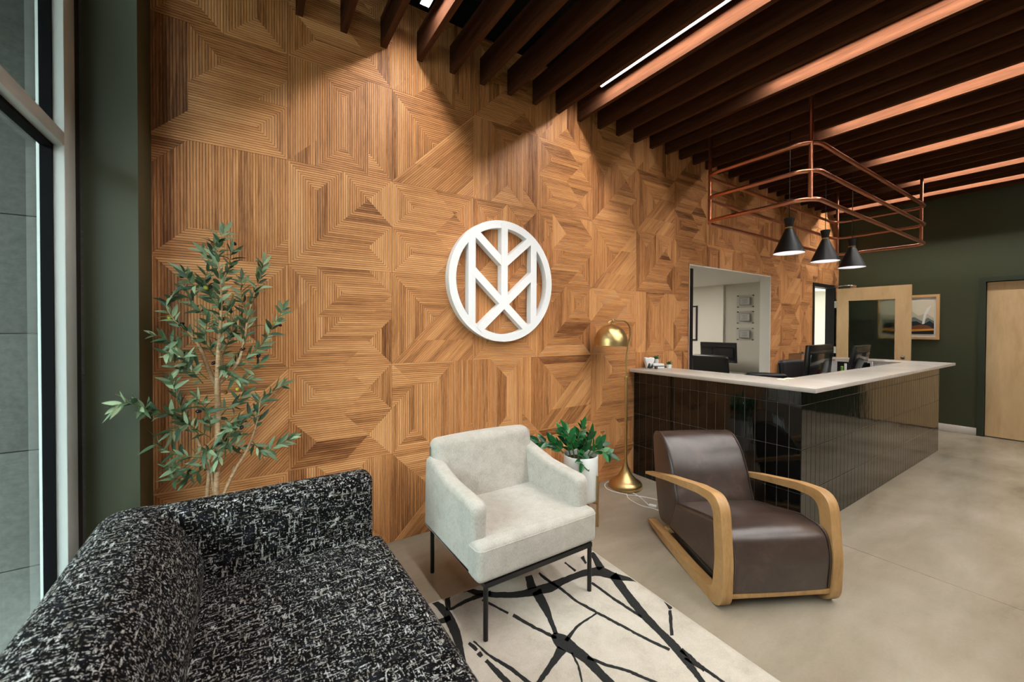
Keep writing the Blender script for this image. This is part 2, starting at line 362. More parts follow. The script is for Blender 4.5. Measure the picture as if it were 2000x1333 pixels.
def minus_rects(poly, rects):
    res = [poly]
    for (x0, x1, z0, z1) in rects:
        nxt = []
        for p in res:
            if max(q[0] for q in p) <= x0 or min(q[0] for q in p) >= x1 or max(q[1] for q in p) <= z0 or min(q[1] for q in p) >= z1: nxt.append(p); continue
            nxt.append(clip(p, 1, 0, x0)); nxt.append(clip(p, -1, 0, -x1))
            mid = clip(clip(p, -1, 0, -x0), 1, 0, x1)
            if len(mid) >= 3: nxt.append(clip(mid, 0, -1, -z1)); nxt.append(clip(mid, 0, 1, z0))
        res = [p for p in nxt if len(p) >= 3 and area(p) > 2e-6]
    return res
PITCH = PW/46.0; GAP = 0.0023
DIRS = {'H': ((1,0),(0,1)), 'V': ((0,1),(1,0)), 'D': ((0.70711,0.70711),(-0.70711,0.70711))}
rng = random.Random(4)
def make_facet(polys, d, parent, thick, ptone):
    g, w = DIRS[d]
    V = []; F = []; UV = []; tones = []
    plank_left = 0; ptn = 0.5; off = 0
    dens = PITCH
    for poly in polys:
        ws = [p[0]*w[0]+p[1]*w[1] for p in poly]; i0 = int(math.floor(min(ws)/dens)); i1 = int(math.ceil(max(ws)/dens))
        for i in range(i0, i1):
            if plank_left <= 0: plank_left = rng.choice((2,3,4,5,7)); ptn = ptone + rng.gauss(0, 0.16); off = rng.uniform(0, 60)
            plank_left -= 1
            lo, hi = i*dens+GAP/2, (i+1)*dens-GAP/2
            q = clip(clip(poly, -w[0], -w[1], -lo), w[0], w[1], hi)
            if len(q) < 3 or area(q) < 1e-6: continue
            if sum(q[k][0]*q[(k+1)%len(q)][1]-q[(k+1)%len(q)][0]*q[k][1] for k in range(len(q))) < 0: q = q[::-1]
            b = len(V); n = len(q); tn = ptn + rng.gauss(0, 0.05)
            for p in q: V.append((p[0], -thick, p[1]))
            for p in q: V.append((p[0], -0.004, p[1]))
            F.append(tuple(range(b, b+n))); tones.append(tn)
            for k in range(n): F.append((b+k, b+n+k, b+n+(k+1)%n, b+(k+1)%n)); tones.append(tn-0.25)
            for f in F[-(n+1):]:
                for vi in f: UV.extend((V[vi][0]*g[0]+V[vi][2]*g[1]+off, V[vi][0]*w[0]+V[vi][2]*w[1]+off*0.37))
    if not V: return
    me = bpy.data.meshes.new('wood_facet'); me.from_pydata(V, [], F)
    uv = me.uv_layers.new(name='UVMap'); uv.data.foreach_set('uv', UV)
    at = me.attributes.new('tone', 'FLOAT', 'FACE'); at.data.foreach_set('value', tones)
    link('wood_facet', me, wall_wood, parent)
for c in range(15):
    for r in range(6):
        X = (c-1)*PW; Z = r*PW+Z0
        x0 = max(X, -0.604); x1 = min(X+PW, RW)
        cell = [(x0-X, max(Z, 0.002)-Z), (x1-X, max(Z, 0.002)-Z), (x1-X, PW), (x0-X, PW)]
        rects = [(a-X, b-X, z0-Z, z1-Z) for a, b, z0, z1 in OPEN]
        bps = minus_rects([(p[0]+(0.0008 if p[0] < PW/2 else -0.0008), p[1]+(0.0008 if p[1] < PW/2 else -0.0008)) for p in cell], rects)
        if not bps: continue
        bm = bmesh.new()
        for p in bps: prism_bm(p, 0.0, -0.005, 'y', bm)
        pan = fin('wood_panel', bm, backing_m, wb, loc=(X, 0.012, Z))
        key = LAY[c][r]; key = 'G2' if key == 'g' else key
        for fct in DES[key]:
            poly = [(u*PW/4, v*PW/4) for u, v in fct[1:]]
            poly = clip(clip(clip(poly, -1, 0, -(x0-X)), 1, 0, x1-X), 0, -1, -(max(Z, 0.002)-Z))
            if len(poly) < 3: continue
            ps = minus_rects(poly, rects)
            base = {'H': 0.50, 'V': 0.53, 'D': 0.56}[fct[0]]
            if ps: make_facet(ps, fct[0], pan, rng.uniform(0.0105, 0.0125), base + rng.gauss(0, 0.13))

# end column on the left and the exterior return
cl = struct(box('wall_left', -0.776, -0.604, -0.303, 0.012, 0, CEIL, green_m))
struct(box('wall_left_return', -0.85, -0.776, -0.303, 0.44, 0, CEIL, stone_m))

# left glazing
struct(box('dark_upper_strip', -0.604, RW, 0.0, 0.012, 3.649, CEIL, black_ceil))  # black strip over the bare wall core above the panels
wn = struct(box('window_1', -0.85, -0.776, -0.505, -0.389, 0.0, CEIL, alu_m, bev=0.003))
box('jamb_cover', -0.845, -0.785, -0.389, -0.303, 0, CEIL, mat('bronze_jamb', srgb(34,30,25), 0.6), wn)
struct(box('wall_left_daylight_stop', -0.95, -0.776, -7.0, -2.41, 0, CEIL, green_m))  # unseen; solid wall added to confine daylight to the near window
for (a, b, z0, z1) in ((-2.35, -0.505, 2.128, 2.178), (-2.35, -0.505, 0.0, 0.10), (-2.35, -0.505, 3.72, 3.9)):
    box('mullion_bar', -0.845, -0.776, a, b, z0, z1, alu_m, wn, bev=0.002)
for yy in (-2.35,): box('mullion_post', -0.845, -0.776, yy-0.06, yy, 0.0, CEIL, alu_m, wn, bev=0.002)
ps = [-0.505, -2.35]
for i in range(1):
    ya, yb = ps[i+1] + 0.0, ps[i] - (0.06 if i else 0)
    for z0, z1 in ((0.10, 2.128), (2.178, 3.72)):
        pn = box('glass_pane', -0.832, -0.826, ya, yb, z0, z1, glass_m, wn)
        for (y0_, y1_, za, zb) in ((yb-0.012, yb, z0, z1), (ya, ya+0.012, z0, z1), (ya, yb, z0, z0+0.012), (ya, yb, z1-0.012, z1)):
            box('gasket', -0.838, -0.806, y0_, y1_, za, zb, gasket_m, pn)

# outside: stone wall and paving
ow = struct(box('wall_outside', -7.0, -0.85, 0.47, 0.6, -0.65, 5.2, grout_m))
for r in range(-2, 8):
    for k in range(4):
        xa = -0.85 - k*1.55 - (0.0 if k == 0 else 0.0); z0 = r*0.613+0.186
        if z0 + 0.6 < -0.6: continue
        box('stone_block', xa-1.546, xa, 0.44, 0.47, max(z0, -0.6), z0+0.609, stone_m, ow, bev=0.004)
struct(box('sky_blocking_canopy', -3.0, -0.86, -6.5, 0.6, 3.3, 3.45, black_ceil))  # unseen canopy, added and sized to block high sky light
struct(box('floor_outside', -40.0, -0.85, -30.0, 0.47, -0.75, -0.60, mat('pavement', srgb(120,118,112), 0.9)))
struct(box('low_sky_blocker', -9.4, -9.0, -30.0, 0.47, -0.6, 4.4, mat('low_sky_blocker_grey', srgb(120,116,108), 0.9)))  # unseen wall, added to block light from the low sky

# right wall, baseboard, front wall behind the camera
bm = bmesh.new(); DY0, DY1, DZ = -2.58, -1.635, 2.095
box_bm(RW, RW+0.14, DY1, 0.012, 0, CEIL, bm); box_bm(RW, RW+0.14, -7.0, DY0, 0, CEIL, bm); box_bm(RW, RW+0.14, DY0, DY1, DZ, CEIL, bm)
struct(fin('wall_right', bm, green_m))
struct(box('baseboard_right', RW-0.012, RW, -1.57, 0.0, 0, 0.10, baseb_m, bev=0.003))
struct(box('wall_front', -0.95, 8.3, -7.15, -7.0, 0, CEIL, green_m))  # unseen; made windowless to keep frontal daylight out of the room

struct(box('door_light_stop', RW+0.14, RW+0.22, DY0-0.1, DY1+0.1, 0, 2.3, greige_m))  # added unseen backing that stops light leaking under the door
# right door with its green frame
bm = bmesh.new(); f0 = RW-0.03
box_bm(f0, RW+0.12, DY1, DY1+0.065, 0, DZ+0.06, bm); box_bm(f0, RW+0.12, DY0-0.065, DY0, 0, DZ+0.06, bm); box_bm(f0, RW+0.12, DY0, DY1, DZ, DZ+0.06, bm)
tr = struct(fin('trim_1', bm, frame_green))
d1 = struct(box('door_1', RW+0.02, RW+0.065, DY0+0.005, DY1-0.005, 0.012, DZ-0.008, maple_m))
tube('door_handle', [(RW+0.02, DY0+0.07, 1.02), (RW-0.04, DY0+0.07, 1.02), (RW-0.04, DY0+0.18, 1.02)], 0.009, chrome_m, d1)

# doorway in the wood wall and the open glazed door
bm = bmesh.new()
box_bm(7.14, 7.19, -0.012, 0.116, 0, 2.17, bm); box_bm(7.95, 8.0, -0.012, 0.116, 0, 2.17, bm); box_bm(7.19, 7.95, -0.012, 0.116, 2.115, 2.17, bm)
struct(fin('trim_2', bm, blackframe_m))
bm = bmesh.new(); lx0, lx1 = 7.945, 7.99
GY0, GY1, GZ0, GZ1 = -0.765, -0.20, 0.35, 1.905
box_bm(lx0, lx1, -0.94, GY0, 0.015, 2.11, bm); box_bm(lx0, lx1, GY1, -0.045, 0.015, 2.11, bm); box_bm(lx0, lx1, GY0, GY1, GZ1, 2.11, bm); box_bm(lx0, lx1, GY0, GY1, 0.015, GZ0, bm)
d2 = struct(fin('door_2', bm, maple_m))
box('glass_pane', lx0+0.018, lx0+0.026, GY0, GY1, GZ0, GZ1, frost_m, d2)
for z in (0.3, 1.05, 1.80): box('hinge', lx1-0.05, lx1-0.045+0.002, -0.046, -0.012, z, z+0.11, chrome_m, d2)
lathe('door_knob', [(0,0),(0.012,0),(0.012,0.03),(0.026,0.04),(0.03,0.055),(0.022,0.068),(0,0.07)], chrome_m, d2, 20, loc=(lx0, -0.87, 1.03), rot=(0, -PI/2, 0))
tube('closer_arm', [(7.90, -0.02, 2.14), (7.90, -0.16, 2.155), (7.955, -0.26, 2.15)], 0.008, chrome_m, d2)
box('closer_shoe', 7.945, 7.975, -0.30, -0.22, 2.11, 2.15, chrome_m, d2)

# ceiling: black deck with hung wooden slats
ce = struct(box('ceiling', -0.95, 8.3, -7.12, 0.12, CEIL, CEIL+0.1, black_ceil))
smesh = None
def slat_x(n): return 0.307 + 0.2455*n
for n in range(-4, 32):
    if smesh is None:
        o = box('ceiling_slat', -0.019, 0.019, -6.98, -0.004, 3.285, 3.475, slat_m, ce, loc=(slat_x(n), 0, 0)); smesh = o.data
    else: link('ceiling_slat', smesh, None, ce, loc=(slat_x(n), 0, 0))
box('air_duct', 2.5, 3.5, -2.2, -1.2, 3.6, 3.85, black_ceil, ce)

# rooms behind the wood wall
struct(box('wall_office_left', 3.2, 3.32, 0.116, 3.0, 0, 2.7, white_m))
op = struct(box('wall_office_right', 6.55, 6.66, 0.116, 1.05, 0, 2.7, greige_m))
struct(box('wall_office_right_far', 6.50, 6.66, 1.05, 3.0, 0, 2.7, cream_m))  # lighter colour than the plaque wall it continues
struct(box('wall_office_back', 3.2, 9.6, 3.0, 3.1, 0, 2.7, cream_m))
struct(box('ceiling_office', 3.2, 9.6, 0.116, 3.1, 2.19, 2.29, white_m))
struct(box('wall_hall_right', 9.3, 9.42, 0.116, 3.0, 0, 2.7, cream_m))
hd = struct(box('door_3', 9.24, 9.30, 0.55, 0.75, 0, 2.1, white_m))
bm = bmesh.new()      # painted reveal of the pass-through
x0, x1, z0, z1 = OPEN[0]
box_bm(x0, x0+0.012, -0.004, 0.13, z0, z1, bm); box_bm(x1-0.012, x1, -0.004, 0.13, z0, z1, bm); box_bm(x0, x1, -0.004, 0.13, z1-0.012, z1, bm); box_bm(x0, x1, -0.004, 0.13, z0, z0+0.02, bm)
struct(fin('trim_3', bm, white_m))
struct(box('trim_4', x0-0.006, x0, -0.006, 0.01, z0, z1+0.006, edge_m))
# ================================================================== OBJECTS
def rebase(t):
    """parts were drawn in world coordinates: bring them into their thing's own frame"""
    L = Matrix.Translation(-Vector(t.location))
    def rec(o):
        for ch in o.children:
            if ch.data is not None and ch.data.users == 1: ch.data.transform(L)
            rec(ch)
    rec(t)
def smooth_closed(pts, n=3):
    """Catmull-Rom refinement of a closed outline"""
    out = []; k = len(pts)
    for i in range(k):
        p0, p1, p2, p3 = (Vector(pts[(i+j-1) % k]) for j in range(4))
        for s in range(n):
            t = s/n
            out.append(tuple(0.5*((2*p1) + (p2-p0)*t + (2*p0-5*p1+4*p2-p3)*t*t + (3*p1-p0-3*p2+p3)*t*t*t)))
    return out
def loft(name, poly, a0, a1, axis, m, parent, edge=0.03, seg=4, mids=3, puff=0.0, smooth=True):
    """cushion: outline extruded along an axis, ends rounded over by 'edge', middle swollen by 'puff'"""
    k = len(poly); P = [Vector(p) for p in poly]
    ar = sum(P[i].x*P[(i+1)%k].y - P[(i+1)%k].x*P[i].y for i in range(k)); sg = 1 if ar > 0 else -1
    Nn = []
    for i in range(k):
        t = (P[(i+1)%k]-P[i-1]); t.normalize(); Nn.append(Vector((t.y, -t.x))*sg)
    sta = []
    for s in range(seg+1):
        q = s/seg*PI/2; sta.append((edge*(1-math.sin(q)), edge*(1-math.cos(PI/2-q)) if False else edge*(1-math.sin(q))))
    L = a1-a0; st = []
    for s in range(seg+1):
        th = s/seg*PI/2; st.append((a0+edge*(1-math.cos(th)), edge*(1-math.sin(th))))
    for i in range(1, mids+1): st.append((a0+edge+(L-2*edge)*i/(mids+1), 0.0))
    for s in range(seg, -1, -1):
        th = s/seg*PI/2; st.append((a1-edge*(1-math.cos(th)), edge*(1-math.sin(th))))
    bm = bmesh.new(); rings = []
    for h, ins in st:
        t = (h-a0)/L; sw = puff*4*t*(1-t)
        ring = []
        for p, nn in zip(P, Nn):
            q = p + nn*(sw-ins); ring.append(bm.verts.new({'x': (h, q.x, q.y), 'y': (q.x, h, q.y), 'z': (q.x, q.y, h)}[axis]))
        rings.append(ring)
    for r, s in zip(rings, rings[1:]):
        for j in range(k): bm.faces.new((r[j], r[(j+1)%k], s[(j+1)%k], s[j]))
    bm.faces.new(rings[0][::-1]); bm.faces.new(rings[-1])
    return fin(name, bm, m, parent, smooth, angle=62)

# ---------------------------------------------------------------- linear lights between the slats
led_m = mat('led_diffuser', (1,1,1,1), 0.5, emit=(1.0,0.965,0.92,1), strength=LED)
LL = [(2, -0.35, -2.80, 'white linear ceiling light between slats nearest the window'), (8, -0.35, -2.80, 'bright linear ceiling light between slats above the emblem wall and rocking chair'),
      (12, -1.15, -3.60, 'linear ceiling light between slats just before the copper rail'), (17, -1.15, -3.60, 'linear ceiling light between slats over the near half of the desk'),
      (22, -1.15, -3.60, 'linear ceiling light between slats over the far half of the desk'), (27, -1.15, -3.60, 'linear ceiling light between slats beyond the far end of the desk'),
      (30, -0.18, -2.62, 'linear ceiling light between slats closest to the open glazed door')]
LL += [(n, -2.9, -5.3, t) for n, t in ((2, 'added unseen linear light in the gap nearest the window'), (8, 'added unseen linear light in the gap above the rocking chair'))]  # unseen strips added to put more light on the wood wall
LL += [(n, -4.4, -6.7, t) for n, t in ((-2, 'rear linear ceiling light between slats on the window side'), (11, 'rear linear ceiling light left of the room centre'), (16, 'rear linear ceiling light at the room centre'), (23, 'rear linear ceiling light right of the room centre'), (29, 'rear linear ceiling light on the far door side'))]
for n, ya, yb, lab in LL:
    x = slat_x(n) - 0.098
    t = thing('linear_light', lab, 'ceiling light', (x, (ya+yb)/2, 3.378), group='linear lights hung between the ceiling slats')
    h = abs(ya-yb)/2
    box('diffuser', -0.025, 0.025, -h, h, 0.020, 0.024, led_m, t)
    bm = box_bm(-0.031, 0.031, -h-0.01, h+0.01, 0.024, 0.07); box_bm(-0.031, -0.027, -h-0.01, h+0.01, 0.016, 0.024, bm); box_bm(0.027, 0.031, -h-0.01, h+0.01, 0.016, 0.024, bm)
    fin('housing', bm, black_m, t)
    for s in (-0.8, 0.8): tube('hanger_wire', [(0, s*h, 0.07), (0, s*h, 0.52)], 0.0015, black_m, t, 6)
# lamps of the rooms behind
for x, y, lab in ((5.0, 1.5, 'flat square ceiling panel light in the back office'), (8.0, 1.4, 'flat square ceiling panel light in the hall behind the doorway')):
    t = thing('ceiling_panel_light', lab, 'ceiling light', (x, y, 2.17))
    box('panel_frame', -0.32, 0.32, -0.32, 0.32, 0.004, 0.02, white_obj, t); box('panel_diffuser', -0.3, 0.3, -0.3, 0.3, 0.0, 0.004, mat('office_panel', (1,1,1,1), 0.5, emit=(1,0.96,0.9,1), strength=26.0) if x < 7 else mat('hall_panel', (1,1,1,1), 0.5, emit=(1,0.96,0.9,1), strength=14.0), t)

# ---------------------------------------------------------------- emblem
R0 = 0.466; t = thing('wall_emblem', 'white round cut-out emblem with crossed bars on the wood wall', 'sign', (1.46, -0.002, 1.808))
ring = bmesh.new(); n = 72; ri = R0-0.058
a = [[ring.verts.new((r*math.cos(2*PI*j/n), y, r*math.sin(2*PI*j/n))) for j in range(n)] for r, y in ((R0, 0), (R0, -0.058), (ri, -0.058), (ri, 0))]
for i in range(4):
    for j in range(n): ring.faces.new((a[i][j], a[i][(j+1)%n], a[(i+1)%4][(j+1)%n], a[(i+1)%4][j]))
fin('ring', ring, emblem_m, t, True, angle=40)
def bar(nm, p, q, w=0.058):
    p, q = Vector(p), Vector(q); d = (q-p).normalized(); nn = Vector((-d.y, d.x))*w/2
    fin(nm, prism_bm([tuple(p+nn), tuple(q+nn), tuple(q-nn), tuple(p-nn)], -0.0005, -0.0577, 'y'), emblem_m, t).location.y = -0.0004*next(bc)
bc = iter(range(1, 20))
for s in (-1, 1):
    bar('upright_bar', (s*0.279, -0.345), (s*0.279, 0.345))
    bar('upper_diagonal_bar', (0, 0.135), (s*0.268, 0.362)); bar('lower_diagonal_bar', (s*0.279, 0.075), (-s*0.222, -0.374))
bar('centre_bar', (0, -0.16), (0, 0.44))

# ---------------------------------------------------------------- sofa
t = thing('tweed_sofa', 'black and white tweed sofa with rounded high back along the window', 'sofa', (-0.17, -1.42, 0))
back = round_poly([(-0.70,0.10),(-0.70,0.735),(-0.46,0.735),(-0.35,0.50),(-0.37,0.10)], [0.02,0.12,0.16,0.14,0.02], 6)
loft('backrest', back, -2.33, -0.525, 'y', tweed_m, t, 0.06, 5, 6)
armp = round_poly([(-0.515,0.10),(-0.515,0.722),(-0.66,0.722),(-0.665,0.10)], [0.02,0.055,0.06,0.02], 6)
loft('armrest', armp, -0.66, 0.325, 'x', tweed_m, t, 0.045, 5, 5)
arm2 = [(p[0]-1.67, p[1]) for p in armp]
loft('armrest', arm2, -0.66, 0.325, 'x', tweed_m, t, 0.045, 5, 5)
seatp = round_poly([(-0.36,0.20),(-0.36,0.425),(0.36,0.425),(0.365,0.20)], [0.02,0.03,0.055,0.03], 6)
loft('seat_cushion', seatp, -2.185, -0.665, 'y', tweed_m, t, 0.035, 5, 6, 0.012)
box('base', -0.66, 0.34, -2.30, -0.54, 0.09, 0.21, tweed_m, t, bev=0.012)
for sx in (-0.6, 0.27):
    for sy in (-2.24, -0.6): tube('leg', [(sx, sy, 0.0145 if sx > 0 and sy < -1 else 0.0), (sx, sy, 0.095)], [0.015, 0.022], black_m, t, 12)
rebase(t)

# ---------------------------------------------------------------- armchair
t = thing('armchair', 'light beige upholstered armchair on thin black metal legs', 'armchair', (1.035, -0.785, 0.012))
seat = bmesh.new()
pl = round_poly([(-0.372,-0.335),(0.372,-0.335),(0.372,-0.255),(0.33,0.27),(-0.33,0.27),(-0.372,-0.255)], [0.07,0.07,0.02,0.02,0.02,0.02], 5)
loft('seat_cushion', pl, 0.265, 0.445, 'z', chen_m, t, 0.03, 5, 2)
loop = [(x*0.997, y*0.997+0.001, 0.418) for x, y in pl[:12]]
tube('piping', [(-0.372,-0.24,0.418)] + loop + [(0.372,-0.24,0.418)], 0.0035, chen_m, t, 6)
arm_prof = round_poly([(-0.26,0.265),(-0.275,0.61),(0.03,0.63),(0.33,0.70),(0.35,0.265)], [0.02,0.055,0.2,0.05,0.03], 5)
for s in (-1, 1):
    o = loft('armrest', arm_prof, -0.045, 0.045, 'x', chen_m, t, 0.032, 5, 1)
    o.location = (s*0.325, 0, 0)
bk = round_poly([(0.185,0.40),(0.245,0.78),(0.35,0.785),(0.345,0.40)], [0.03,0.05,0.04,0.03], 6)
loft('back_cushion', bk, -0.345, 0.345, 'x', chen_m, t, 0.05, 6, 5, 0.012)
bs = round_poly([(0.31,0.265),(0.33,0.72),(0.365,0.72),(0.36,0.265)], [0.01,0.015,0.015,0.01], 3)
loft('back_shell', bs, -0.33, 0.33, 'x', chen_m, t, 0.01, 3, 1)
fr = bmesh.new()
for (x0, x1, y0, y1) in ((-0.335,0.335,-0.33,-0.31), (-0.335,0.335,0.31,0.33), (-0.335,-0.315,-0.31,0.31), (0.315,0.335,-0.31,0.31)): box_bm(x0, x1, y0, y1, 0.243, 0.266, fr)
fin('seat_frame', fr, black_m, t)
for sx in (-1, 1):
    for sy in (-1, 1): tube('leg', [(sx*0.325, sy*0.32, 0 if sy < 0 else -0.012), (sx*0.325, sy*0.32, 0.25)], 0.012, black_m, t, 14)

# ---------------------------------------------------------------- leather rocking chair
t = thing('rocking_chair', 'brown leather rocking chair with curved oak arms by the tiled desk', 'rocking chair', (2.12, -1.7075, 0), -0.4941)
Y = lambda L: [(-f, z) for f, z in L]
outer = round_poly(Y([(-0.845,0.045),(-0.62,0.016),(-0.30,0.002),(0.045,0.0),(0.055,0.25),(0.02,0.585),(-0.20,0.562),(-0.55,0.487),(-0.905,0.392)]), [0.004,0.3,0.5,0.105,0.3,0.12,0.4,0.6,0.003], 7)
inner = round_poly(Y([(-0.905,0.374),(-0.55,0.452),(-0.20,0.517),(-0.045,0.527),(-0.022,0.25),(-0.045,0.066),(-0.30,0.058),(-0.62,0.068),(-0.845,0.066)]), [0.003,0.6,0.4,0.08,0.3,0.06,0.5,0.3,0.003], 7)
side = outer + inner
for s in (-1, 1):
    bm = prism_bm(side, -0.0275, 0.0275, 'x')
    bevel(bm, 0.006, 2, [e for e in bm.edges if abs(e.verts[0].co.x - e.verts[1].co.x) < 1e-6])
    fin('side_frame', bm, oak_m, t, True, loc=(s*0.30, 0, 0), angle=35)
box('front_rail', -0.275, 0.275, -0.035, 0.015, 0.062, 0.088, oak_m, t, bev=0.003)
box('rear_rail', -0.275, 0.275, 0.66, 0.70, 0.05, 0.085, oak_m, t, bev=0.003)
seat = round_poly(Y([(0.035,0.088),(0.05,0.26),(0.02,0.395),(-0.16,0.398),(-0.56,0.305),(-0.66,0.09)]), [0.012,0.2,0.12,0.3,0.03,0.02], 7)
loft('seat', seat, -0.272, 0.272, 'x', leather_m, t, 0.026, 5, 5, 0.006)
bk = smooth_closed(Y([(-0.545,0.29),(-0.578,0.40),(-0.622,0.52),(-0.685,0.625),(-0.765,0.69),(-0.85,0.70),(-0.912,0.655),(-0.898,0.50),(-0.855,0.27),(-0.80,0.10),(-0.70,0.09),(-0.60,0.13)]), 4)
loft('backrest', bk, -0.272, 0.272, 'x', leather_m, t, 0.026, 5, 5, 0.006)
for s in (-1, 1):
    tube('piping', [(s*0.262, y, z+0.001) for y, z in seat[7:33]], 0.0035, leather_m, t, 6)
    tube('piping', [(s*0.262, y, z) for y, z in bk[0:26]], 0.0035, leather_m, t, 6)

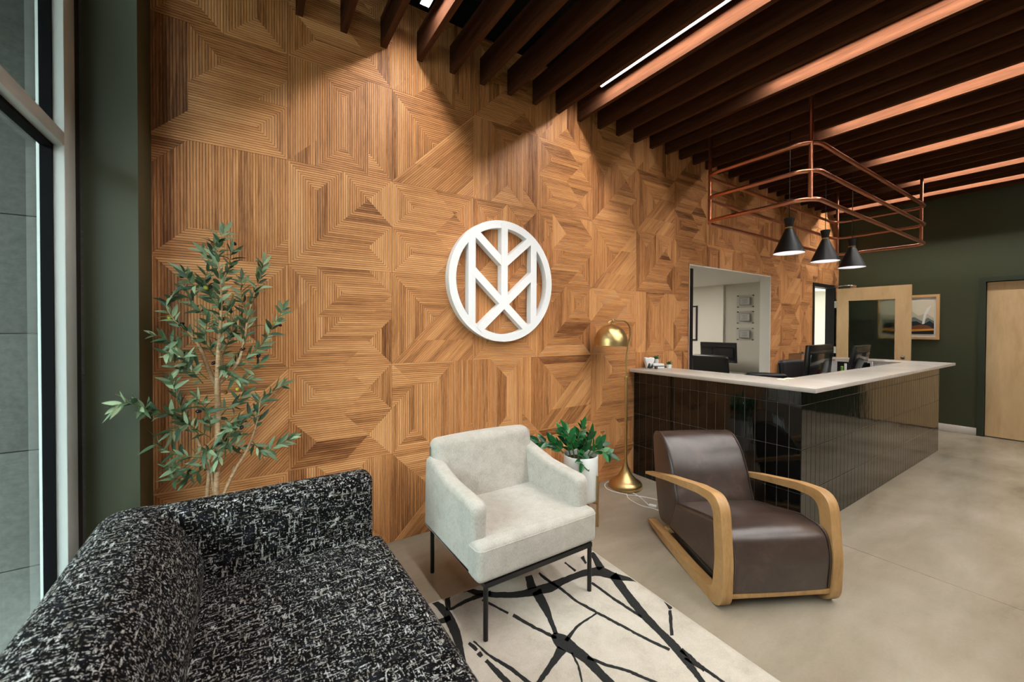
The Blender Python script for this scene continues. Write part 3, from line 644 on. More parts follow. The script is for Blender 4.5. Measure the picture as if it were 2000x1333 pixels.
# ---------------------------------------------------------------- rug
rugd = json.loads('''[[[[0.597,-0.721],[0.6,-0.741],[0.603,-0.761],[0.606,-0.78],[0.606,-0.801],[0.607,-0.821],[0.608,-0.839],[0.609,-0.855],[0.606,-0.872],[0.603,-0.89],[0.601,-0.91],[0.598,-0.93],[0.597,-0.949],[0.592,-0.967],[0.592,-0.985],[0.59,-1.003],[0.586,-1.021],[0.583,-1.038],[0.581,-1.054],[0.575,-1.07],[0.569,-1.085],[0.564,-1.101],[0.559,-1.116],[0.553,-1.131],[0.549,-1.147],[0.545,-1.162],[0.54,-1.176],[0.537,-1.191],[0.533,-1.205],[0.529,-1.218],[0.527,-1.232],[0.523,-1.245],[0.52,-1.258],[0.515,-1.27],[0.514,-1.283],[0.509,-1.294],[0.506,-1.306],[0.503,-1.318],[0.5,-1.33],[0.498,-1.341],[0.494,-1.352],[0.492,-1.364],[0.489,-1.375]],[[0.618,-0.707],[0.625,-0.724],[0.631,-0.743],[0.636,-0.761],[0.644,-0.778],[0.645,-0.798],[0.649,-0.818],[0.652,-0.841],[0.652,-0.864],[0.65,-0.887],[0.649,-0.908],[0.645,-0.928],[0.643,-0.949],[0.639,-0.969],[0.636,-0.99],[0.63,-1.009],[0.625,-1.028],[0.619,-1.047],[0.614,-1.065],[0.606,-1.081],[0.602,-1.098],[0.596,-1.113],[0.591,-1.129],[0.586,-1.144],[0.582,-1.159],[0.576,-1.172],[0.573,-1.186],[0.568,-1.2],[0.563,-1.213],[0.561,-1.228],[0.558,-1.241],[0.555,-1.254],[0.55,-1.267],[0.548,-1.28],[0.543,-1.292],[0.54,-1.304],[0.536,-1.315],[0.533,-1.327],[0.53,-1.339],[0.526,-1.35],[0.524,-1.362],[0.521,-1.373],[0.517,-1.384]]],[[[0.527,-0.871],[0.539,-0.88],[0.552,-0.883],[0.564,-0.89],[0.577,-0.895],[0.59,-0.901],[0.604,-0.904],[0.618,-0.904],[0.631,-0.905]],[[0.534,-0.848],[0.547,-0.853],[0.56,-0.856],[0.574,-0.859],[0.586,-0.866],[0.599,-0.866],[0.611,-0.868],[0.624,-0.869],[0.638,-0.869]]],[[[0.678,-0.713],[0.669,-0.736],[0.66,-0.759],[0.651,-0.782],[0.645,-0.805],[0.636,-0.827]],[[0.702,-0.724],[0.693,-0.747],[0.686,-0.771],[0.677,-0.794],[0.667,-0.815],[0.659,-0.837]]],[[[0.659,-0.838],[0.674,-0.84],[0.69,-0.835],[0.706,-0.834],[0.721,-0.834],[0.737,-0.83],[0.752,-0.83],[0.767,-0.83],[0.782,-0.829],[0.796,-0.833],[0.811,-0.832],[0.825,-0.834],[0.841,-0.835],[0.855,-0.844],[0.872,-0.846],[0.889,-0.851]],[[0.661,-0.821],[0.676,-0.821],[0.692,-0.817],[0.708,-0.812],[0.724,-0.81],[0.74,-0.807],[0.757,-0.804],[0.772,-0.805],[0.788,-0.805],[0.803,-0.802],[0.818,-0.804],[0.834,-0.804],[0.852,-0.803],[0.869,-0.807],[0.886,-0.812],[0.905,-0.813]]],[[[0.778,-0.715],[0.786,-0.731],[0.793,-0.747],[0.8,-0.762],[0.808,-0.778],[0.815,-0.794],[0.823,-0.81],[0.834,-0.822],[0.845,-0.833],[0.859,-0.84],[0.869,-0.851],[0.88,-0.862],[0.891,-0.872],[0.902,-0.882],[0.916,-0.889],[0.928,-0.897],[0.939,-0.907],[0.952,-0.914],[0.964,-0.923],[0.977,-0.93],[0.991,-0.939],[1.007,-0.946],[1.022,-0.953],[1.038,-0.959],[1.053,-0.967],[1.069,-0.973],[1.084,-0.98],[1.1,-0.983],[1.117,-0.985],[1.132,-0.99],[1.147,-0.996],[1.163,-1.001],[1.182,-1.004],[1.203,-1.002],[1.223,-1.0],[1.244,-0.996],[1.264,-0.991],[1.284,-0.989],[1.302,-0.99],[1.323,-0.989],[1.344,-0.988],[1.365,-0.99],[1.385,-0.991],[1.405,-0.993],[1.422,-0.997],[1.439,-1.001],[1.452,-1.011],[1.464,-1.022],[1.481,-1.027],[1.493,-1.037],[1.502,-1.044],[1.509,-1.054],[1.514,-1.066],[1.524,-1.077],[1.532,-1.09],[1.539,-1.105],[1.551,-1.116],[1.564,-1.127],[1.573,-1.139],[1.585,-1.149],[1.599,-1.158],[1.61,-1.168],[1.622,-1.178],[1.635,-1.188],[1.646,-1.198]],[[0.796,-0.695],[0.805,-0.708],[0.813,-0.724],[0.823,-0.736],[0.832,-0.75],[0.841,-0.763],[0.85,-0.775],[0.861,-0.783],[0.872,-0.793],[0.882,-0.804],[0.893,-0.815],[0.905,-0.824],[0.915,-0.836],[0.926,-0.845],[0.939,-0.852],[0.952,-0.859],[0.965,-0.866],[0.976,-0.877],[0.989,-0.884],[1.002,-0.891],[1.016,-0.896],[1.031,-0.901],[1.046,-0.907],[1.064,-0.911],[1.083,-0.911],[1.1,-0.915],[1.116,-0.918],[1.133,-0.921],[1.15,-0.922],[1.167,-0.925],[1.184,-0.927],[1.199,-0.931],[1.215,-0.933],[1.231,-0.934],[1.249,-0.935],[1.267,-0.937],[1.286,-0.938],[1.306,-0.937],[1.325,-0.943],[1.347,-0.941],[1.369,-0.942],[1.388,-0.946],[1.411,-0.945],[1.433,-0.947],[1.457,-0.947],[1.477,-0.953],[1.496,-0.958],[1.516,-0.961],[1.534,-0.968],[1.557,-0.97],[1.572,-0.984],[1.582,-1.001],[1.587,-1.019],[1.591,-1.036],[1.592,-1.053],[1.597,-1.068],[1.6,-1.083],[1.608,-1.095],[1.615,-1.109],[1.622,-1.122],[1.63,-1.135],[1.636,-1.15],[1.646,-1.162],[1.651,-1.177],[1.661,-1.187]]],[[[1.134,-0.816],[1.122,-0.838],[1.112,-0.861],[1.098,-0.882],[1.087,-0.903],[1.078,-0.924]],[[1.177,-0.822],[1.169,-0.845],[1.158,-0.868],[1.147,-0.89],[1.139,-0.912],[1.129,-0.933]]],[[[1.219,-0.832],[1.213,-0.857],[1.213,-0.879],[1.213,-0.9],[1.217,-0.92],[1.215,-0.943],[1.22,-0.962],[1.224,-0.983],[1.228,-1.002],[1.231,-1.021],[1.23,-1.041],[1.233,-1.058],[1.232,-1.077],[1.231,-1.096],[1.232,-1.113],[1.233,-1.131],[1.237,-1.147],[1.24,-1.164],[1.244,-1.179],[1.247,-1.195],[1.25,-1.211],[1.254,-1.226],[1.259,-1.24],[1.263,-1.254],[1.265,-1.269],[1.268,-1.282],[1.274,-1.294],[1.278,-1.307],[1.278,-1.322],[1.284,-1.334],[1.286,-1.347],[1.289,-1.359],[1.291,-1.373],[1.298,-1.383],[1.301,-1.396],[1.303,-1.409],[1.307,-1.421],[1.313,-1.433],[1.311,-1.447],[1.317,-1.459],[1.319,-1.472],[1.324,-1.483],[1.326,-1.496],[1.33,-1.507],[1.333,-1.519],[1.337,-1.529],[1.34,-1.541],[1.344,-1.552],[1.347,-1.563],[1.352,-1.573],[1.356,-1.583],[1.36,-1.594],[1.364,-1.604]],[[1.23,-0.827],[1.23,-0.848],[1.232,-0.869],[1.233,-0.89],[1.234,-0.911],[1.235,-0.932],[1.239,-0.951],[1.24,-0.973],[1.246,-0.992],[1.248,-1.012],[1.248,-1.033],[1.246,-1.053],[1.249,-1.07],[1.248,-1.089],[1.247,-1.107],[1.248,-1.124],[1.249,-1.141],[1.253,-1.157],[1.259,-1.171],[1.265,-1.185],[1.265,-1.203],[1.27,-1.217],[1.275,-1.232],[1.274,-1.249],[1.28,-1.261],[1.283,-1.275],[1.289,-1.287],[1.291,-1.301],[1.295,-1.314],[1.298,-1.327],[1.3,-1.34],[1.305,-1.352],[1.307,-1.365],[1.312,-1.377],[1.315,-1.39],[1.319,-1.403],[1.321,-1.416],[1.323,-1.429],[1.326,-1.441],[1.329,-1.454],[1.334,-1.466],[1.337,-1.478],[1.341,-1.49],[1.345,-1.501],[1.347,-1.513],[1.351,-1.524],[1.355,-1.535],[1.36,-1.545],[1.364,-1.556],[1.365,-1.568],[1.372,-1.577],[1.376,-1.588],[1.379,-1.599]]],[[[1.081,-0.956],[1.075,-0.977],[1.072,-0.996],[1.064,-1.016],[1.062,-1.035],[1.056,-1.054],[1.052,-1.072],[1.048,-1.09],[1.044,-1.109],[1.038,-1.128],[1.035,-1.147],[1.026,-1.166],[1.02,-1.184],[1.014,-1.202],[1.007,-1.22],[0.999,-1.237],[0.994,-1.254]],[[1.145,-0.949],[1.135,-0.97],[1.128,-0.991],[1.122,-1.011],[1.116,-1.031],[1.108,-1.05],[1.101,-1.07],[1.093,-1.09],[1.084,-1.11],[1.074,-1.13],[1.063,-1.149],[1.053,-1.168],[1.046,-1.186],[1.037,-1.204],[1.031,-1.222],[1.022,-1.239],[1.015,-1.256]]],[[[0.824,-0.861],[0.833,-0.876],[0.839,-0.892],[0.844,-0.91],[0.851,-0.925],[0.858,-0.94],[0.864,-0.956],[0.868,-0.973],[0.875,-0.987],[0.88,-1.003],[0.886,-1.018]],[[0.836,-0.851],[0.843,-0.867],[0.849,-0.884],[0.856,-0.899],[0.862,-0.915],[0.868,-0.932],[0.872,-0.949],[0.879,-0.964],[0.885,-0.98],[0.891,-0.995],[0.897,-1.01]]],[[[0.896,-1.045],[0.901,-1.061],[0.905,-1.077],[0.911,-1.091],[0.915,-1.107],[0.921,-1.122],[0.927,-1.136],[0.932,-1.151],[0.934,-1.166],[0.942,-1.178],[0.947,-1.191],[0.953,-1.203],[0.958,-1.215],[0.961,-1.229],[0.966,-1.242],[0.972,-1.253],[0.975,-1.267],[0.982,-1.278]],[[0.913,-1.033],[0.919,-1.048],[0.924,-1.064],[0.927,-1.081],[0.932,-1.097],[0.937,-1.111],[0.941,-1.127],[0.948,-1.141],[0.951,-1.155],[0.954,-1.17],[0.962,-1.181],[0.968,-1.193],[0.972,-1.207],[0.976,-1.22],[0.984,-1.231],[0.987,-1.245],[0.993,-1.256],[0.998,-1.268]]],[[[0.975,-1.251],[0.969,-1.269],[0.962,-1.288],[0.959,-1.305],[0.957,-1.322],[0.963,-1.335],[0.969,-1.347],[0.976,-1.357],[0.981,-1.367],[0.985,-1.378],[0.988,-1.389],[0.991,-1.401],[0.994,-1.412],[0.997,-1.424],[0.999,-1.435],[1.002,-1.445],[1.001,-1.456],[1.001,-1.468],[1.002,-1.479],[1.0,-1.492],[1.001,-1.503],[1.002,-1.515],[1.001,-1.526],[1.001,-1.537],[1.0,-1.548],[1.001,-1.559],[1.0,-1.57],[1.002,-1.58],[1.001,-1.59],[1.0,-1.601],[1.001,-1.611],[1.002,-1.621],[1.002,-1.631],[1.001,-1.642],[1.003,-1.651],[1.005,-1.661],[1.003,-1.671],[1.007,-1.68],[1.007,-1.69],[1.007,-1.699],[1.007,-1.709],[1.008,-1.718],[1.008,-1.727],[1.01,-1.736],[1.01,-1.745],[1.008,-1.754]],[[1.003,-1.24],[1.014,-1.252],[1.024,-1.264],[1.033,-1.275],[1.039,-1.287],[1.042,-1.299],[1.042,-1.312],[1.041,-1.327],[1.043,-1.342],[1.041,-1.356],[1.042,-1.37],[1.044,-1.382],[1.047,-1.394],[1.046,-1.407],[1.048,-1.42],[1.047,-1.433],[1.048,-1.447],[1.046,-1.46],[1.045,-1.472],[1.044,-1.484],[1.043,-1.496],[1.041,-1.508],[1.041,-1.52],[1.039,-1.531],[1.041,-1.542],[1.04,-1.553],[1.04,-1.563],[1.041,-1.574],[1.04,-1.584],[1.038,-1.595],[1.039,-1.605],[1.038,-1.615],[1.037,-1.626],[1.039,-1.636],[1.039,-1.646],[1.038,-1.656],[1.039,-1.666],[1.035,-1.676],[1.039,-1.686],[1.037,-1.696],[1.037,-1.705],[1.038,-1.714],[1.038,-1.724],[1.038,-1.733],[1.038,-1.742],[1.037,-1.751]]],[[[1.027,-1.434],[1.03,-1.446],[1.036,-1.457],[1.043,-1.467],[1.05,-1.477],[1.055,-1.488],[1.06,-1.499],[1.066,-1.509],[1.073,-1.518],[1.081,-1.527],[1.088,-1.536],[1.096,-1.544],[1.102,-1.553],[1.108,-1.562],[1.115,-1.57],[1.12,-1.58],[1.127,-1.588],[1.129,-1.599],[1.135,-1.608],[1.139,-1.618],[1.145,-1.627],[1.15,-1.636],[1.154,-1.646],[1.159,-1.655],[1.163,-1.664],[1.169,-1.673],[1.172,-1.682],[1.177,-1.691],[1.183,-1.699],[1.188,-1.707],[1.192,-1.716],[1.197,-1.724],[1.199,-1.734],[1.205,-1.742],[1.209,-1.75],[1.214,-1.758],[1.218,-1.767],[1.222,-1.775]],[[1.039,-1.427],[1.046,-1.438],[1.05,-1.449],[1.058,-1.459],[1.063,-1.47],[1.068,-1.481],[1.074,-1.491],[1.078,-1.502],[1.086,-1.511],[1.094,-1.519],[1.099,-1.529],[1.107,-1.537],[1.114,-1.546],[1.121,-1.555],[1.127,-1.565],[1.134,-1.573],[1.14,-1.583],[1.144,-1.593],[1.15,-1.602],[1.152,-1.612],[1.158,-1.622],[1.161,-1.632],[1.167,-1.64],[1.172,-1.65],[1.177,-1.659],[1.182,-1.668],[1.186,-1.677],[1.19,-1.686],[1.196,-1.694],[1.2,-1.703],[1.204,-1.712],[1.207,-1.721],[1.212,-1.729],[1.216,-1.738],[1.219,-1.747],[1.225,-1.755],[1.228,-1.763],[1.233,-1.772]]],[[[0.966,-1.313],[0.951,-1.321],[0.937,-1.33],[0.923,-1.339],[0.909,-1.348],[0.894,-1.353],[0.88,-1.361],[0.867,-1.368],[0.854,-1.374],[0.841,-1.379],[0.829,-1.385],[0.816,-1.391],[0.804,-1.395],[0.792,-1.402],[0.78,-1.408],[0.768,-1.411],[0.757,-1.417],[0.746,-1.421],[0.735,-1.426],[0.724,-1.432],[0.713,-1.436],[0.702,-1.44],[0.692,-1.446],[0.681,-1.45],[0.671,-1.454]],[[0.977,-1.359],[0.962,-1.363],[0.946,-1.367],[0.931,-1.372],[0.916,-1.377],[0.902,-1.383],[0.887,-1.386],[0.873,-1.391],[0.86,-1.396],[0.847,-1.403],[0.835,-1.408],[0.822,-1.41],[0.81,-1.417],[0.797,-1.42],[0.785,-1.424],[0.774,-1.429],[0.762,-1.433],[0.751,-1.439],[0.74,-1.443],[0.73,-1.449],[0.719,-1.452],[0.707,-1.455],[0.697,-1.461],[0.687,-1.466],[0.676,-1.469]]],[[[0.989,-1.375],[0.984,-1.388],[0.981,-1.402],[0.974,-1.415],[0.971,-1.428],[0.968,-1.441],[0.958,-1.453],[0.953,-1.465],[0.944,-1.477],[0.937,-1.49],[0.93,-1.502],[0.922,-1.514],[0.914,-1.523],[0.905,-1.532],[0.898,-1.541],[0.89,-1.55],[0.881,-1.559],[0.874,-1.567],[0.867,-1.576],[0.86,-1.585],[0.851,-1.592],[0.845,-1.601]],[[0.998,-1.375],[0.992,-1.389],[0.989,-1.403],[0.984,-1.416],[0.981,-1.429],[0.975,-1.442],[0.969,-1.455],[0.961,-1.468],[0.953,-1.481],[0.945,-1.493],[0.937,-1.505],[0.928,-1.516],[0.92,-1.527],[0.913,-1.537],[0.904,-1.545],[0.896,-1.554],[0.889,-1.563],[0.881,-1.572],[0.874,-1.581],[0.866,-1.589],[0.859,-1.597],[0.851,-1.605]]],[[[1.017,-1.32],[1.032,-1.314],[1.047,-1.308],[1.062,-1.301],[1.078,-1.294],[1.093,-1.287],[1.109,-1.281],[1.125,-1.276],[1.14,-1.274],[1.158,-1.27],[1.175,-1.268],[1.191,-1.269],[1.21,-1.265],[1.227,-1.264],[1.245,-1.262],[1.263,-1.261]],[[1.014,-1.302],[1.029,-1.296],[1.044,-1.289],[1.06,-1.284],[1.076,-1.279],[1.092,-1.275],[1.109,-1.267],[1.126,-1.264],[1.143,-1.261],[1.16,-1.26],[1.178,-1.258],[1.195,-1.257],[1.212,-1.256],[1.23,-1.256],[1.248,-1.253],[1.266,-1.251]]],[[[1.619,-0.845],[1.602,-0.87],[1.593,-0.893],[1.578,-0.916],[1.565,-0.939],[1.552,-0.961],[1.541,-0.983],[1.533,-1.004]],[[1.651,-0.84],[1.646,-0.864],[1.635,-0.887],[1.626,-0.91],[1.615,-0.933],[1.607,-0.955],[1.596,-0.977],[1.589,-0.998]]],[[[1.544,-1.083],[1.533,-1.103],[1.527,-1.122],[1.517,-1.142],[1.51,-1.16],[1.504,-1.178],[1.498,-1.196],[1.491,-1.214],[1.485,-1.232],[1.478,-1.249],[1.472,-1.266],[1.463,-1.283],[1.458,-1.299],[1.452,-1.315],[1.451,-1.33],[1.444,-1.346],[1.44,-1.361],[1.434,-1.376],[1.427,-1.391],[1.427,-1.405],[1.423,-1.42],[1.42,-1.434],[1.419,-1.447],[1.416,-1.46],[1.413,-1.474],[1.412,-1.486],[1.41,-1.499],[1.407,-1.512],[1.405,-1.524],[1.4,-1.537],[1.398,-1.549],[1.394,-1.561],[1.391,-1.573],[1.387,-1.585],[1.386,-1.596],[1.381,-1.608],[1.377,-1.621],[1.374,-1.633],[1.369,-1.645],[1.366,-1.657],[1.362,-1.668],[1.358,-1.68],[1.356,-1.691],[1.35,-1.702],[1.348,-1.713],[1.345,-1.724],[1.342,-1.735],[1.336,-1.745],[1.334,-1.756],[1.329,-1.766],[1.327,-1.776],[1.323,-1.786],[1.32,-1.796],[1.317,-1.806],[1.312,-1.815],[1.308,-1.824],[1.304,-1.833],[1.303,-1.843],[1.297,-1.852],[1.294,-1.861],[1.291,-1.869]],[[1.607,-1.073],[1.599,-1.093],[1.59,-1.113],[1.58,-1.133],[1.574,-1.151],[1.566,-1.17],[1.558,-1.189],[1.547,-1.207],[1.541,-1.224],[1.534,-1.241],[1.529,-1.257],[1.522,-1.274],[1.517,-1.29],[1.511,-1.306],[1.507,-1.322],[1.499,-1.338],[1.493,-1.354],[1.488,-1.369],[1.485,-1.383],[1.478,-1.397],[1.473,-1.411],[1.471,-1.425],[1.467,-1.439],[1.465,-1.452],[1.459,-1.466],[1.455,-1.479],[1.451,-1.492],[1.448,-1.505],[1.447,-1.518],[1.444,-1.531],[1.444,-1.543],[1.44,-1.555],[1.439,-1.567],[1.438,-1.579],[1.432,-1.592],[1.431,-1.605],[1.426,-1.618],[1.419,-1.631],[1.416,-1.643],[1.409,-1.656],[1.405,-1.668],[1.399,-1.68],[1.393,-1.691],[1.388,-1.702],[1.382,-1.714],[1.379,-1.724],[1.371,-1.735],[1.368,-1.746],[1.362,-1.756],[1.357,-1.767],[1.353,-1.777],[1.348,-1.787],[1.344,-1.797],[1.338,-1.806],[1.334,-1.816],[1.33,-1.825],[1.327,-1.834],[1.324,-1.844],[1.319,-1.853],[1.318,-1.862],[1.312,-1.87]]],[[[1.537,-0.844],[1.527,-0.877],[1.515,-0.909]],[[1.572,-0.839],[1.547,-0.874],[1.531,-0.907]]],[[[1.413,-0.834],[1.416,-0.853],[1.412,-0.875],[1.412,-0.895],[1.41,-0.916],[1.408,-0.935]],[[1.427,-0.828],[1.425,-0.849],[1.425,-0.869],[1.425,-0.889],[1.425,-0.909],[1.426,-0.928]]],[[[1.41,-1.068],[1.409,-1.085],[1.411,-1.102],[1.412,-1.118],[1.412,-1.135],[1.411,-1.152],[1.412,-1.167],[1.411,-1.184],[1.412,-1.199],[1.413,-1.215],[1.41,-1.232],[1.413,-1.246],[1.413,-1.262],[1.416,-1.276],[1.418,-1.29],[1.417,-1.305],[1.418,-1.319],[1.42,-1.333],[1.422,-1.346],[1.422,-1.361],[1.425,-1.374],[1.425,-1.387],[1.427,-1.4]],[[1.425,-1.061],[1.428,-1.077],[1.427,-1.095],[1.428,-1.112],[1.429,-1.128],[1.427,-1.145],[1.429,-1.161],[1.428,-1.178],[1.428,-1.193],[1.427,-1.21],[1.429,-1.225],[1.429,-1.24],[1.433,-1.253],[1.433,-1.269],[1.435,-1.283],[1.433,-1.299],[1.436,-1.312],[1.437,-1.327],[1.437,-1.341],[1.439,-1.355],[1.442,-1.367],[1.44,-1.382],[1.443,-1.395]]],[[[1.4,-1.632],[1.399,-1.643],[1.4,-1.654],[1.399,-1.665],[1.401,-1.675],[1.399,-1.686],[1.397,-1.697],[1.397,-1.708],[1.398,-1.718],[1.397,-1.728],[1.399,-1.739],[1.397,-1.749],[1.398,-1.759],[1.4,-1.769],[1.4,-1.779],[1.399,-1.789],[1.402,-1.798],[1.402,-1.808],[1.401,-1.817],[1.402,-1.827],[1.403,-1.836],[1.402,-1.845],[1.402,-1.854],[1.405,-1.863],[1.404,-1.872]],[[1.429,-1.627],[1.426,-1.639],[1.425,-1.65],[1.424,-1.661],[1.426,-1.672],[1.421,-1.683],[1.42,-1.694],[1.414,-1.705],[1.417,-1.715],[1.414,-1.726],[1.416,-1.736],[1.414,-1.746],[1.415,-1.756],[1.415,-1.767],[1.416,-1.776],[1.416,-1.786],[1.417,-1.796],[1.415,-1.806],[1.416,-1.815],[1.417,-1.825],[1.416,-1.834],[1.416,-1.843],[1.415,-1.853],[1.415,-1.861],[1.416,-1.87]]],[[[1.379,-1.669],[1.381,-1.68],[1.381,-1.69],[1.383,-1.701],[1.385,-1.711],[1.387,-1.721],[1.389,-1.731],[1.391,-1.741],[1.389,-1.751]],[[1.393,-1.666],[1.396,-1.676],[1.396,-1.687],[1.396,-1.698],[1.398,-1.708],[1.399,-1.718],[1.398,-1.729],[1.4,-1.739],[1.403,-1.749]]],[[[1.63,-1.388],[1.617,-1.403],[1.609,-1.418],[1.601,-1.429],[1.599,-1.436],[1.599,-1.44]],[[1.646,-1.386],[1.644,-1.402],[1.64,-1.416],[1.634,-1.428],[1.626,-1.437],[1.616,-1.441]]],[[[1.586,-1.441],[1.568,-1.453],[1.554,-1.467],[1.536,-1.479],[1.52,-1.491],[1.507,-1.504],[1.491,-1.516],[1.476,-1.527],[1.462,-1.539],[1.447,-1.55]],[[1.601,-1.448],[1.584,-1.461],[1.569,-1.475],[1.554,-1.488],[1.536,-1.499],[1.521,-1.511],[1.504,-1.523],[1.491,-1.535],[1.477,-1.547],[1.462,-1.558]]],[[[0.631,-1.082],[0.633,-1.098],[0.636,-1.113],[0.638,-1.125],[0.64,-1.134],[0.644,-1.138]],[[0.643,-1.076],[0.648,-1.091],[0.653,-1.105],[0.655,-1.117],[0.655,-1.125],[0.656,-1.131]]],[[[0.637,-1.154],[0.638,-1.167],[0.642,-1.179]],[[0.658,-1.148],[0.659,-1.161],[0.658,-1.175]]],[[[0.646,-1.209],[0.65,-1.222],[0.65,-1.237],[0.651,-1.252],[0.652,-1.266],[0.653,-1.28],[0.655,-1.293],[0.655,-1.307],[0.658,-1.32],[0.66,-1.333],[0.66,-1.345],[0.662,-1.356],[0.664,-1.367],[0.665,-1.379],[0.666,-1.39],[0.667,-1.401],[0.667,-1.413],[0.668,-1.424],[0.669,-1.435],[0.67,-1.446],[0.67,-1.457],[0.67,-1.467],[0.671,-1.478],[0.673,-1.488],[0.673,-1.499]],[[0.664,-1.203],[0.665,-1.218],[0.668,-1.232],[0.671,-1.246],[0.672,-1.26],[0.677,-1.273],[0.678,-1.287],[0.68,-1.3],[0.68,-1.314],[0.684,-1.326],[0.686,-1.338],[0.687,-1.35],[0.687,-1.362],[0.689,-1.374],[0.689,-1.386],[0.689,-1.397],[0.69,-1.409],[0.692,-1.42],[0.694,-1.431],[0.692,-1.442],[0.695,-1.453],[0.695,-1.464],[0.696,-1.474],[0.696,-1.485],[0.697,-1.495]]],[[[0.656,-1.083],[0.66,-1.099],[0.663,-1.115],[0.666,-1.13],[0.666,-1.147],[0.669,-1.162],[0.671,-1.177],[0.676,-1.191],[0.679,-1.205],[0.683,-1.218],[0.686,-1.231],[0.693,-1.241],[0.696,-1.254],[0.7,-1.265],[0.705,-1.277],[0.708,-1.288],[0.713,-1.299],[0.716,-1.311],[0.719,-1.323],[0.721,-1.336],[0.726,-1.347],[0.728,-1.359],[0.73,-1.371],[0.733,-1.383],[0.735,-1.395],[0.738,-1.406],[0.743,-1.417],[0.745,-1.428],[0.749,-1.439],[0.752,-1.45],[0.756,-1.46],[0.758,-1.471],[0.762,-1.481],[0.765,-1.491],[0.768,-1.502]],[[0.663,-1.08],[0.668,-1.095],[0.669,-1.112],[0.672,-1.127],[0.676,-1.142],[0.678,-1.158],[0.681,-1.173],[0.684,-1.187],[0.69,-1.198],[0.694,-1.21],[0.699,-1.223],[0.705,-1.233],[0.709,-1.245],[0.714,-1.257],[0.719,-1.268],[0.723,-1.28],[0.729,-1.292],[0.733,-1.304],[0.735,-1.317],[0.738,-1.329],[0.74,-1.342],[0.743,-1.353],[0.747,-1.365],[0.75,-1.376],[0.752,-1.388],[0.756,-1.399],[0.758,-1.411],[0.761,-1.422],[0.765,-1.433],[0.767,-1.444],[0.77,-1.455],[0.772,-1.466],[0.777,-1.475],[0.779,-1.486],[0.781,-1.497]]],[[[0.537,-1.101],[0.549,-1.103],[0.561,-1.104],[0.573,-1.105]],[[0.538,-1.095],[0.55,-1.095],[0.562,-1.096],[0.574,-1.099]]]]''')
t = thing('area_rug', 'cream rug with branching charcoal lines under the armchair', 'rug', (0.78, -1.75, 0))
ca = math.radians(-2.6); ux, uy = Vector((math.cos(ca), math.sin(ca))), Vector((-math.sin(ca), math.cos(ca)))
BR = Vector((1.665, -0.775)); w, h = 1.72, 2.35
q = [BR, BR-ux*w, BR-ux*w-uy*h, BR-uy*h]
bm = prism_bm([tuple(p) for p in q], 0.0005, 0.011, 'z'); bevel(bm, 0.004, 2)
fin('pile', bm, rug_m, t, True, angle=40)
bm = prism_bm([tuple(p) for p in (BR-ux*0.018-uy*0.018, BR-ux*(w-0.018)-uy*0.018, BR-ux*(w-0.018)-uy*(h-0.018), BR-ux*0.018-uy*(h-0.018))], 0.0108, 0.0116, 'z')
fin('border_stitch', bm, rug_m, t)
for l, r in rugd:
    bm = bmesh.new()
    def cl2(p):
        d = Vector(p)-BR; a = min(max(-d.dot(ux), 0.012), w-0.012); b = min(max(-d.dot(uy), 0.012), h-0.012)
        return BR-ux*a-uy*b
    A = [bm.verts.new((*cl2(p), 0.0135)) for p in l]; B = [bm.verts.new((*cl2(p), 0.0135)) for p in r]
    A2 = [bm.verts.new((v.co.x, v.co.y, 0.011)) for v in A]; B2 = [bm.verts.new((v.co.x, v.co.y, 0.011)) for v in B]
    for i in range(len(A)-1):
        for q4 in ((A[i], A[i+1], B[i+1], B[i]), (A2[i], A2[i+1], A[i+1], A[i]), (B[i], B[i+1], B2[i+1], B2[i])):
            bm.faces.new(q4)
    for i in (0, -1): bm.faces.new((A[i], B[i], B2[i], A2[i]))
    fin('charcoal_line', bm, rugk_m, t)
rebase(t)

# ---------------------------------------------------------------- floor lamp with its flex
t = thing('floor_lamp', 'brass floor lamp with dome shade beside the tiled desk', 'floor lamp', (2.685, -0.2, 0))
lathe('base', [(0,0.0),(0.140,0.0),(0.146,0.006),(0.146,0.036),(0.138,0.044),(0.136,0.05),(0.112,0.064),(0.08,0.09),(0.05,0.128),(0.03,0.17),(0.018,0.215),(0.0145,0.25),(0,0.25)], brass_m, t, 56, 55)
tube('lower_pole', [(0,0,0.22),(0,0,1.005)], 0.0125, brass_m, t, 16)
lathe('collar', [(0.0125,0.985),(0.019,0.99),(0.019,1.006),(0.0125,1.012),(0.009,1.016)], brass_m, t, 20)
arm = [(0,0,1.0),(0,0,1.16),(0.004,0,1.21),(0.02,0,1.27),(0.042,0,1.34),(0.052,0,1.40),(0.046,0,1.45),(0.022,0,1.492),(-0.02,0,1.512),(-0.08,0,1.515),(-0.165,0,1.515)]
tube('upper_arm', arm, 0.0085, brass_m, t, 14)
lathe('swivel_joint', [(0,-0.02),(0.013,-0.02),(0.016,-0.01),(0.016,0.012),(0.01,0.02),(0,0.02)], brass_m, t, 16, loc=(-0.175,0,1.515), rot=(0,PI/2,0))
pr = [(0.012,0.215),(0.02,0.213)] + [(0.148*math.sin(q), 0.045+0.165*math.cos(q)) for q in [0.16+i*(PI/2-0.16)/12 for i in range(13)]] + [(0.149,0.02)]
pr2 = pr + [(0.146,0.02)] + [(r-0.003, z-0.003) for r, z in pr[::-1][1:]]
bm = lathe_bm(pr2, 64)
sh = fin('lamp_shade', bm, brass_m, t, True, loc=(-0.205, 0, 1.272), angle=60); sh.rotation_euler = (0.0, 0.06, 0)
lathe('shade_lining', [(0.002,0.195)] + [(0.143*math.sin(q), 0.04+0.155*math.cos(q)) for q in [0.2+i*(PI/2-0.2)/10 for i in range(11)]] + [(0.1435,0.022)], white_obj, sh, 48)
